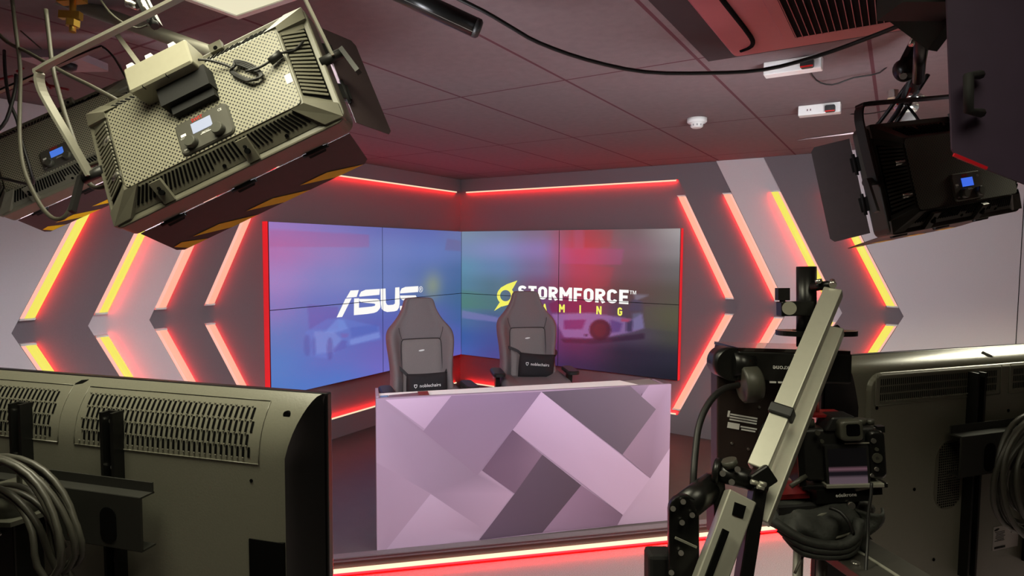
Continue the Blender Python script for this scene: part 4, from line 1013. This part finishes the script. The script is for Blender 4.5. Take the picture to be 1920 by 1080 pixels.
def mount(T, zf, arms, t0, plate_, hole_x, t1):
    for x in arms:
        c_, l_ = -(t0+t1)/2, t1-t0
        b = B().box((x-.0115, c_, zf+.010), (.006, l_, .022)).box((x+.0115, c_, zf+.010), (.006, l_, .022)).box((x, c_, zf+.004), (.023, l_, .006))
        ar = obj('mount_arm', b, BLACKM, T)
        for t in (.06, .142, .31, .36):
            obj('screw', B().cyl((x, -t, zf+.004), (x, -t, zf+.012), .0042, n=10), STEEL, ar)
    x0, x1, ya, yb = plate_
    b = B().box(((x0+x1)/2, -(ya+yb)/2, zf+.046), (x1-x0, yb-ya, .004)).box(((x0+x1)/2, -ya-.001, zf+.033), (x1-x0, .003, .028)).box(((x0+x1)/2, -ya+.008, zf+.022), (x1-x0, .018, .003)).box(((x0+x1)/2, -yb, zf+.033), (x1-x0, .003, .028))
    pl_ = obj('mount_plate', b, mat('mount_black', (40, 40, 36), .5, .1, .1, 60), T)
    obj('slot_hole', B().rprism(hole_x, -(ya+yb)/2-.008, .034, .062, .016, zf+.0475, zf+.049), HOLE, pl_)
eL = V((.953, .302, 0)).normalized(); nL = V((eL.y, -eL.x, 0))
TLM = frame(at(613, 738, 1.02)-eL*.50, eL, V((0, 0, 1)), nL)
tvL, prL = make_tv('large display seen from behind at lower left, chevron-slot vents and cable coil on it', TLM, True, .50, .58)
slots(tvL, prL, .030, .396, .024, .104, .0108, 4, .0046, .5, None); slots(tvL, prL, -.396, -.030, .024, .104, .0108, 4, .0046, .5, None)
mount(tvL, .054, (-.095, .115), .043, (-.20, .212, .172, .264), .144, .52)
b = B().prism([(-.012, 0), (.004, .003), (.012, .010), (-.002, .008)], 0, .002, f=lambda x, y, z: (x-.008, -.012+y*.8, prL(.012-y*.8)+z)); obj('top_latch', b, HOLE, tvL)
obj('screw_hole', B().cyl((.445, -.032, prL(.032)-.004), (.445, -.032, prL(.032)+.0016), .0065, n=14), HOLE, tvL)
obj('screw_hole', B().cyl((.391, -.141, .053), (.391, -.141, .0552), .003, n=10), HOLE, tvL)
obj('port_recess', B().box((.418, -.37, .050), (.066, .26, .012)), HOLE, tvL)
def stand(T, x, z, top):
    zf = -T.matrix_world.translation.z
    obj('stand_pole', B().box((x, (-top+zf)/2, z), (.05, -top-zf, .05)), BLACKM, T, bevel=.003)
    obj('stand_base', B().rprism(x, z-.02, .6, .42, .04, zf+.001, zf+.016, f2=None) if False else B().prism([(a, c) for a, c in rrect(x, z-.02, .6, .42, .04)], zf+.001, zf+.016, f=lambda a, c, y: (a, y, c)), BLACKM, T)
stand(tvL, -.013, .135, .205)
p_ = B().cyl((-.013, -.205, .135), (-.013, -.166, .135), .036, n=20); p_.cyl((-.013, -.213, .135), (-.013, -.205, .135), .055, n=6, smooth=False); p_.cyl((-.013, -.166, .135), (-.013, -.160, .135), .043, n=6, smooth=False)
obj('pole_cap', p_, CHAR, tvL)
obj('cap_hook', B().tube([(-.005, -.160, .135), (-.005, -.143, .135), (.002, -.137, .14), (.014, -.131, .145)], .004, 8), CHAR, tvL)
obj('pole_screw', B().cyl((-.016, -.234, .158), (-.016, -.234, .164), .004, n=10), STEEL, tvL)
def coil(label, Mx, px, py, z, loops, r0, r1, rt_, seed):
    rnd = random.Random(seed)
    nrm = Mx.to_3x3() @ V((0, 0, 1)); c = onp(px, py, nrm, Mx @ V((0, 0, z)))
    T = frame(c, Mx.to_3x3() @ V((1, 0, 0)), V((0, 0, 1)), nrm)
    pts = []
    for k in range(loops):
        r = r0+(r1-r0)*((k*5) % loops)/(loops-1); ox, oy = rnd.uniform(-.006, .006), rnd.uniform(-.008, .005); el = rnd.uniform(.94, 1.10)
        for i in range(12):
            a = 2*math.pi*i/12; f = i/12
            pts.append((r*math.cos(a)+ox, r*el*math.sin(a)+oy-.01, -.022+.044*k/loops+.006*math.sin(a*2+k)))
    b = B().tube(pts, rt_, 8, smooth=3); o = obj('cable_coil', b, mat('dark_coil_cable', (58, 57, 50), .45, 0, .1, 60)); o.matrix_world = T
    return tag(o, label, 'cable coil')
coil('thick coil of dark cable hung on the back of the lower left display', TLM, 12, 1014, .22, 10, .088, .166, .0046, 3)
eR = V((.631, .776, 0)).normalized(); nR = V((eR.y, -eR.x, 0))
TRM = frame(at(1545, 669, 1.275)+eR*.465, eR, V((0, 0, 1)), nR)
tvR, prR = make_tv('large display seen from behind at lower right, fine-slot vents and rating label on it', TRM, False, .465, .56)
b = B().rprism(0, -.289, .806, .52, .035, .049, .058, bev=.006); obj('rear_panel', b, TVM, tvR, bevel=.002)
slots(tvR, prR, -.375, -.025, .040, .088, .0056, 3, .0026, 0, .0582); slots(tvR, prR, .025, .375, .040, .088, .0056, 3, .0026, 0, .0582)
mount(tvR, .058, (-.105, .105), .040, (-.197, .197, .165, .252), -.111, .50)
sp = obj('speaker_grille', B().rprism(-.163, -.266, .086, .155, .040, .0575, .0590), mat('speaker_rim', (96, 94, 82), .4), tvR)
b = B()
for i in range(13):
    for j in range(26):
        x_, y_ = (i-6)*.0062, (j-12.5)*.0056
        dy = max(abs(y_)-.040, 0)
        if x_**2+dy**2 < .0365**2: b.box((-.163+x_, -.266+y_, .0592), (.0034, .0032, .0008))
obj('speaker_holes', b, HOLE, sp)
lb = obj('rating_label', B().box((.031, -.434, .0586), (.084, .056, .0012)), mat('label_paper', (186, 180, 178), .6), tvR)
b = B()
b.prism([(-.001+.008*math.cos(a*.5236), -.413+.0026*math.sin(a*.5236)+.0016*math.cos(a*.5236)) for a in range(12)], .0592, .0597)
for k in range(7): b.box((.010+.002*(k % 2), -.419-.0035*k, .0594), (.032-.004*(k % 3), .0010, .0004))
b.box((.012, -.456, .0594), (.036, .005, .0004))
b.box((.048, -.424, .0594), (.002, .006, .0004)); b.box((.056, -.424, .0594), (.002, .006, .0004))
obj('label_print', b, MATTE, lb)
for x_, t in ((-.381, .101), (-.264, .287), (-.196, .453), (.016, .137)): obj('screw_hole', B().cyl((x_, -t, .0578), (x_, -t, .0592), .0036, n=10), HOLE, tvR)
b = B().prism([(-.012, 0), (.004, .003), (.012, -.006), (-.002, -.005)], 0, .002, f=lambda x, y, z: (x-.025, -.008+y, prR(.008-y)+z)); obj('top_latch', b, HOLE, tvR)
stand(tvR, .02, .145, .20)
coil('coil of dark cable hung on the back of the lower right display', TRM, 1950, 885, .19, 8, .075, .128, .0050, 5)

# ------------------------------------------------------------------ camera jib, motion heads and camera at lower right
T = thing('camera_jib', 'aluminium twin-beam camera jib leaning across the lower right', 'camera jib')
b1a, b1b = at(1563,546,1.06), at(1421,880,.93); b2a, b2b = at(1567,618,1.075), at(1424,978,.93)
sv = (RT*.82-FW*.55)
obj('beam', B().bar(b1a, b1b, sv, .030, .020), ALU, T, bevel=.002)
obj('beam', B().bar(b2a, b2b, sv, .028, .020), ALU, T, bevel=.002)
gv = B()
obj('beam_band', B().bar(at(1470,764,.968), at(1462,783,.962), sv, .036, .028), BLACK, T, bevel=.003)
obj('centre_post', B().cyl(at(1512,500,1.11), at(1512,650,1.11), .0172, n=24), BLACKM, T)
obj('pivot_pin', B().cyl(at(1522,538,1.09), at(1562,534,1.06), .008, n=14), BLACKM, T)
obj('pivot_pin', B().cyl(at(1548,624,1.09), at(1572,616,1.07), .007, n=14), BLACKM, T)
obj('bolt', B().cyl(at(1534,524,1.07), at(1536,531,1.07), .006, n=10), STEEL, T)
obj('bolt', B().cyl(at(1560,528,1.06), at(1562,535,1.05), .006, n=10), STEEL, T)
obj('clamp_block', B().bar(at(1460,579,1.09), at(1522,578,1.09), UP, .026, .024), BLACKM, T, bevel=.002)
obj('clamp_face', B().cyl(at(1480,578,1.075), at(1480,578,1.066), .0118, n=24), mat('knob_grey', (150, 148, 134), .5), T)
obj('clamp_knob', B().bar(at(1467,563,1.09), at(1467,540,1.09), RT, .021, .014).cyl(at(1467,575,1.09), at(1467,560,1.09), .005, n=10), BLACK, T)
ring = []
hp = frame(at(1530,624,1.12), RT, (FW*1.0+UP*.0).normalized(), UP)
b = B(); o_ = rrect(0, 0, .142, .075, .035, 8); i_ = rrect(0, 0, .085, .038, .018, 8); n = len(o_)
b.add([(x, y, z) for z in (-.0045, .0045) for P in (o_, i_) for x, y in P], [(i, (i+1) % n, n+(i+1) % n, n+i) for i in range(n)]+[(2*n+i, 3*n+i, 3*n+(i+1) % n, 2*n+(i+1) % n) for i in range(n)]+[(i, 2*n+i, 2*n+(i+1) % n, (i+1) % n) for i in range(n)]+[(n+i, n+(i+1) % n, 3*n+(i+1) % n, 3*n+i) for i in range(n)], T=hp)
obj('ring_handle', b, BLACKM, T)
# elbow joint
obj('elbow_joint', B().cyl(at(1344,884,.94), at(1438,908,.925), .0155, n=24), BLACKM, T)
obj('elbow_disc', B().cyl(at(1340,883,.945), at(1352,886,.94), .021, n=28), BLACKM, T)
obj('elbow_knob', B().cyl(at(1370,874,.93), at(1366,862,.93), .012, n=20), CHAR, T)
obj('elbow_block', B().bar(at(1415,880,.925), at(1436,912,.92), RT, .034, .03), BLACKM, T, bevel=.003)
for q in ((1383,880,.915), (1372,904,.915), (1355,888,.92)): obj('bolt', B().cyl(at(*q), at(q[0], q[1], q[2]-.012), .0045, n=12), STEEL, T)
for q in ((1408,903,.90), (1424,906,.895), (1420,912,.895)): obj('bolt', B().cyl(at(*q), at(q[0]+12, q[1]+3, q[2]), .0035, n=10), ALU, T)
# rounded side plate
pm = frame(at(1281,1040,.90), RT, UP, -FW)
b = B().rprism(0, -.03, .045, .24, .0222, -.006, .006, T=pm); obj('side_plate', b, BLACKM, T, bevel=.002)
for q in ((1281,941,.885), (1262,954,.885), (1298,966,.885), (1279,980,.885), (1277,1037,.885), (1259,1074,.885)): obj('bolt', B().cyl(at(q[0], q[1], .893), at(*q), .0040, n=12), STEEL, T)
obj('plate_groove', B().bar(at(1266,1008,.889), at(1306,1026,.889), UP, .003, .003), ALU, T)
obj('plate_axle', B().cyl(at(1283,952,.905), at(1334,912,.95), .021, n=24), BLACKM, T)
obj('inner_plate', B().bar(at(1341,890,.95), at(1343,1000,.94), RT, .018, .04), BLACKM, T, bevel=.002)
obj('counter_block', B().box((0, 0, 0), (.04, .06, .04), T=frame(at(1236,1068,.93), RT, UP, -FW)), MATTE, T, bevel=.006)
lg = obj('leg', B().bar(at(1388,930,.91), at(1318,1120,.86), RT, .042, .026), ALU, T, bevel=.002)
obj('leg_slot', B().bar(at(1361,994,.872), at(1316,1115,.845), RT, .009, .006), HOLE, lg)
obj('leg_window', B().bar(at(1388,945,.892), at(1382,968,.888), RT, .016, .006), HOLE, lg)
obj('leg', B().bar(at(1421,915,.92), at(1388,1120,.88), RT, .020, .026), BLACKM, T, bevel=.002)
obj('brace_rod', B().cyl(at(1423,982,.925), at(1386,1085,.89), .0035, n=10), GREYM, T)

T = thing('motion_control_box', 'tall black motion control box with white printed lines, behind the jib beams', 'control box')
bm_ = frame(at(1390,790,1.16), RT, UP, -FW) @ Matrix.Rotation(-.12, 4, 'Y')
DB = mat('dark_brown_black', (38, 27, 24), .5, 0, .1, 60)
obj('body', B().box((.016, -.01, -.02), (.126, .20, .06)), DB, T, bevel=.004).matrix_world = bm_
b = B(); R = Matrix.Rotation(-.15, 4, 'Z')
for k, (x_, y_, w_) in enumerate(((.004, .012, .05), (.004, .007, .05), (.004, .002, .05), (.016, -.008, .030), (.016, -.013, .026))): b.box((x_-.004, y_, .0112), (w_, .0028, .0006), T=R)
b.box((-.028, .012, .0112), (.004, .012, .0006), T=R); b.box((-.016, -.009, .0112), (.022, .011, .0006), T=R)
obj('white_print', b, WLET, T).matrix_world = bm_
for x_, y_ in ((-.02, -.04), (.01, -.05), (.03, .03)): obj('screw', B().cyl((x_, y_, .009), (x_, y_, .012), .0025, n=10), STEEL, T).matrix_world = bm_
T = thing('pan_head', 'black motorised pan head with upside-down white lettering, above the control box', 'pan head')
hm = frame(at(1462,688,1.14), RT, UP, -FW) @ Matrix.Rotation(-.03, 4, 'Z')
hd = obj('head_body', B().box((.012, .004, -.03), (.21, .056, .13)), BLACKM, T, bevel=.004); hd.matrix_world = hm
o = obj('end_roller', B().cyl((-.098, .005, -.03), (-.098, .005, .03), .030, n=28).cyl((-.098, .005, .02), (-.06, .005, .02), .024, n=24), BLACKM, T); o.matrix_world = hm
o = obj('ring_clamp', B().lathe([(.030, 0), (.034, .004), (.034, .028), (.030, .032)], (-.085, -.03, .035), (1, .1, 0), 28), CHAR, T); o.matrix_world = hm
b = B(); text(b, 'edelkrone', .0125, Matrix.Translation((-.003, .006, .0355)) @ Matrix.Rotation(math.pi, 4, 'Z'), ext=.0003); o = obj('brand_lettering', b, WLET, T); o.matrix_world = hm
for x_, y_ in ((-.075, .012), (.012, .026)): o = obj('screw', B().cyl((x_, y_, .035), (x_, y_, .04), .004, n=10), STEEL, T); o.matrix_world = hm
o = obj('led_row', B().box((-.028, -.024, .036), (.012, .003, .002)).box((-.012, -.024, .036), (.012, .003, .002)), WLET, T); o.matrix_world = hm
o = obj('top_plate', B().box((.01, .034, -.03), (.205, .006, .13)), mat('glossy_black_plate', (30, 22, 22), .22, .2, .1, 60, coat=.6), T); o.matrix_world = hm
cable('thick black cable arching down from the control box left of the jib', [(1384,722,1.09), (1360,728,1.07), (1338,744,1.05), (1320,772,1.03), (1309,805,1.01), (1304,845,.99), (1301,880,.97), (1299,915,.96)], .0058, CABLE)

# mirrorless camera
T = thing('mirrorless_camera', 'black mirrorless camera seen from behind, rubber eyepiece above its flip screen', 'camera')
cmx = frame(at(1578,848,1.0), RT, UP, -FW) @ Matrix.Rotation(-.10, 4, 'Y') @ Matrix.Rotation(.06, 4, 'Z')
def cobj(nm, b, m, par=T, **k): o = obj(nm, b, m, par, **k); o.parent = T; o.matrix_world = cmx; return o
cobj('body', B().rprism(0, -.004, .125, .088, .012, -.045, 0, bev=.004), BLACK, bevel=.002)
cobj('grip', B().rprism(.052, -.004, .028, .080, .011, -.05, .010, bev=.004), BLACKM, bevel=.002)
cobj('viewfinder_hump', B().prism([(-.028, .036), (.034, .036), (.022, .060), (-.014, .060)], -.04, .006), BLACK, bevel=.004)
ey = cobj('eyepiece', B().rprism(.009, .040, .036, .034, .008, 0, .024, bev=.003), CHAR, bevel=.002)
cobj('eyepiece_glass', B().rprism(.010, .042, .021, .019, .004, .0235, .0246), mat('dark_glass', (8, 8, 10), .1, 0, .05, 20, coat=1))
cobj('screen_frame', B().rprism(.004, -.020, .068, .068, .003, 0, .010), MATTE)
SCC = B(); 
SCC.grid(lambda u, v: (-.026+u*.060, -.049+v*.058, .0104), 1, 12, col=lambda u, v: lin((92, 76, 84) if v < .18 else ((150, 160, 230) if v < .23 else ((20, 16, 22) if v < .38 else ((104, 74, 84) if v < .5 else (6, 5, 6))))), smooth=False)  # purple and pale bands are a reflection, painted as glowing stripes
o = obj('rear_screen', SCC, attr_mat('camera_screen', .8, .15), T, recalc=False, col=True); o.matrix_world = cmx
cobj('screen_hinge', B().box((.020, .017, .011), (.038, .002, .002)), ALU)
cobj('lens', B().lathe([(.036, .045), (.037, .07), (.034, .11), (.038, .13), (.036, .135)], (-.03, -.004, 0), (-.25, 0, -1), 28), BLACKM)
for k, (x_, y_, r_) in enumerate(((.046, .020, .004), (.050, .006, .003), (.050, -.008, .008), (.050, -.008, .003), (.048, -.026, .0035), (.040, -.036, .003), (-.040, .036, .004), (-.034, .022, .003))):
    cobj('button', B().cyl((x_, y_, .008), (x_, y_, .0125), r_, n=14), STEEL if k in (3, 0, 4, 5) else CHAR)
for x_, r_, h_ in ((.040, .010, .010), (-.044, .011, .012), (.056, .007, .008)): cobj('dial', B().cyl((x_, .040, -.02), (x_, .040+h_, -.02), r_, n=18), CHAR)
cobj('strap_lug', B().box((.066, .034, -.01), (.012, .010, .012)), BLACKM)
cobj('quick_plate', B().box((.012, -.0515, -.015), (.09, .006, .06)), ALU, bevel=.001)
cobj('cage', B().box((-.066, -.004, -.02), (.012, .10, .05)).box((0, -.0555, -.02), (.135, .008, .05)), BLACKM, bevel=.002)
cobj('cable_plug', B().cyl((-.060, -.036, .004), (-.088, -.050, .012), .004, n=12), CHAR)
T2 = thing('camera_top_rod', 'red-lit plate with two thin rods standing above the mirrorless camera', 'rod mount')
obj('plate', B().box((0, 0, 0), (.07, .004, .05), T=frame(at(1540,775,1.04), RT, UP, -FW)), mat('red_lit_top_plate', (150, 30, 34), .35, .3, .1, 60), T2)  # red light on the plate is painted as its base colour
for x_ in (1525, 1533): obj('rod', B().cyl(at(x_, 773, 1.04), at(x_+2, 700, 1.04), .003, n=10), STEEL, T2)
# second head under the camera
T = thing('tilt_head', 'flat black motion head with white lettering beneath the mirrorless camera', 'tilt head')
h2 = frame(at(1583,925,1.0), RT, UP, -FW) @ Matrix.Rotation(.06, 4, 'Z')
for nm, b, m in (('body', B().box((-.004, -.002, -.04), (.088, .022, .09)), BLACKM), ('side_arm', B().box((.045, .002, -.03), (.03, .012, .07)), BLACKM),
                 ('edge_trim', B().box((-.042, -.018, .012), (.050, .004, .004), T=Matrix.Rotation(.22, 4, 'Z')), ALU), ('edge_trim', B().box((.028, .006, .008), (.026, .004, .004), T=Matrix.Rotation(.12, 4, 'Z')), ALU),
                 ('mount_plate', B().box((-.085, -.006, -.05), (.07, .008, .07)), mat('red_lit_plate', (120, 30, 34), .4, .2)), ('lower_arm', B().box((-.065, -.035, -.03), (.09, .035, .06)), MATTE), ('screw', B().cyl((.005, -.017, .006), (.005, -.017, .012), .006, n=10), STEEL)):
    o = obj(nm, b, m, T); o.matrix_world = h2
b = B(); text(b, 'edelkrone', .0085, Matrix.Translation((.0, -.0035, .0056)), ext=.0003); o = obj('brand_lettering', b, WLET, T); o.matrix_world = h2
# soft bag draped over the slider
bg = thing('equipment_bag', 'soft black nylon bag crumpled on the slider rail beneath the camera', 'bag')
bmx = frame(at(1540,980,1.0), RT, UP, -FW) @ Matrix.Scale(.86, 4, (0, 1, 0))
def bagf(u, v):
    a = u*2*math.pi; t = (v-.5)*math.pi
    r = math.cos(t)**.6; f = 1+.13*math.sin(3*a+5*v)+.09*math.sin(7*a-9*v)+.05*math.sin(13*a+11*v)
    return (.092*r*math.cos(a)*f, .040*math.sin(t)*(1+.2*math.sin(2*a))+.012*math.cos(a*2)*r, .06*r*math.sin(a)*f-.03)
o = obj('bag_body', B().grid(bagf, 64, 22), BAGF, bg); o.matrix_world = bmx
for k in range(3):
    o = obj('bag_fold', B().tube([(-.088+.01*k, .012-.014*k, .02), (-.05, -.012-.012*k, .045), (0, -.018-.010*k, .052), (.03, -.005-.010*k, .045), (.045, .02, .03)], .0085-.001*k, 10), BAGF, bg); o.matrix_world = bmx
o = obj('bag_flap', B().grid(lambda u, v: (.05+.045*u+.008*math.sin(v*7), .03-.075*v, -.0+.03*math.sin(u*3+v*2)), 10, 14), BAGF, bg); o.matrix_world = bmx; md = o.modifiers.new('t', 'SOLIDIFY'); md.thickness = .004
# slider rail
T = thing('slider_rail', 'black camera slider rail running toward the lower right corner on two grey legs', 'slider')
ra, rb = at(1545,1002,1.06), at(1720,1115,.86)
ax = (rb-ra).normalized(); sd_ = ax.cross(UP).normalized()
obj('rail', B().bar(ra, rb, sd_, .105, .016), mat('rail_black', (58, 56, 51), .42, .1, .1, 60), T, bevel=.002)
upn = sd_.cross(ax).normalized(); upn = upn if upn.z > 0 else -upn
obj('rail_groove', B().bar(ra+upn*.0085, rb+upn*.0085, sd_, .006, .002), ALU, T)
for t, s_ in ((.10, .032), (.22, -.03), (.6, .034)):
    c = ra.lerp(rb, t)+sd_*s_+upn*.008; obj('bolt', B().cyl(c, c+upn*.003, .0065, n=14), STEEL, T)
for q in ((1498,1010,1.05), (1542,1036,1.0)):
    p0 = at(*q); obj('leg', B().cyl(p0, V((p0.x, p0.y, .004)), .0085, n=16), GREYM, T)
cable('thin black cable hanging in front of the slider rail', [(1634,905,.96), (1633,930,.955), (1628,965,.95), (1627,1010,.94), (1624,1060,.92), (1622,1110,.90)], .0024, CABLE)
cable('thin cable crossing the slider rail beside the bag', [(1606,997,.97), (1570,1008,.97), (1532,1017,.97), (1515,1025,.97), (1502,1050,.96), (1490,1075,.95)], .0022, CABLEG)
cable('thin black cable curving over the bag', [(1555,952,.97), (1575,960,.96), (1592,980,.95), (1600,1000,.95)], .003, CABLE)
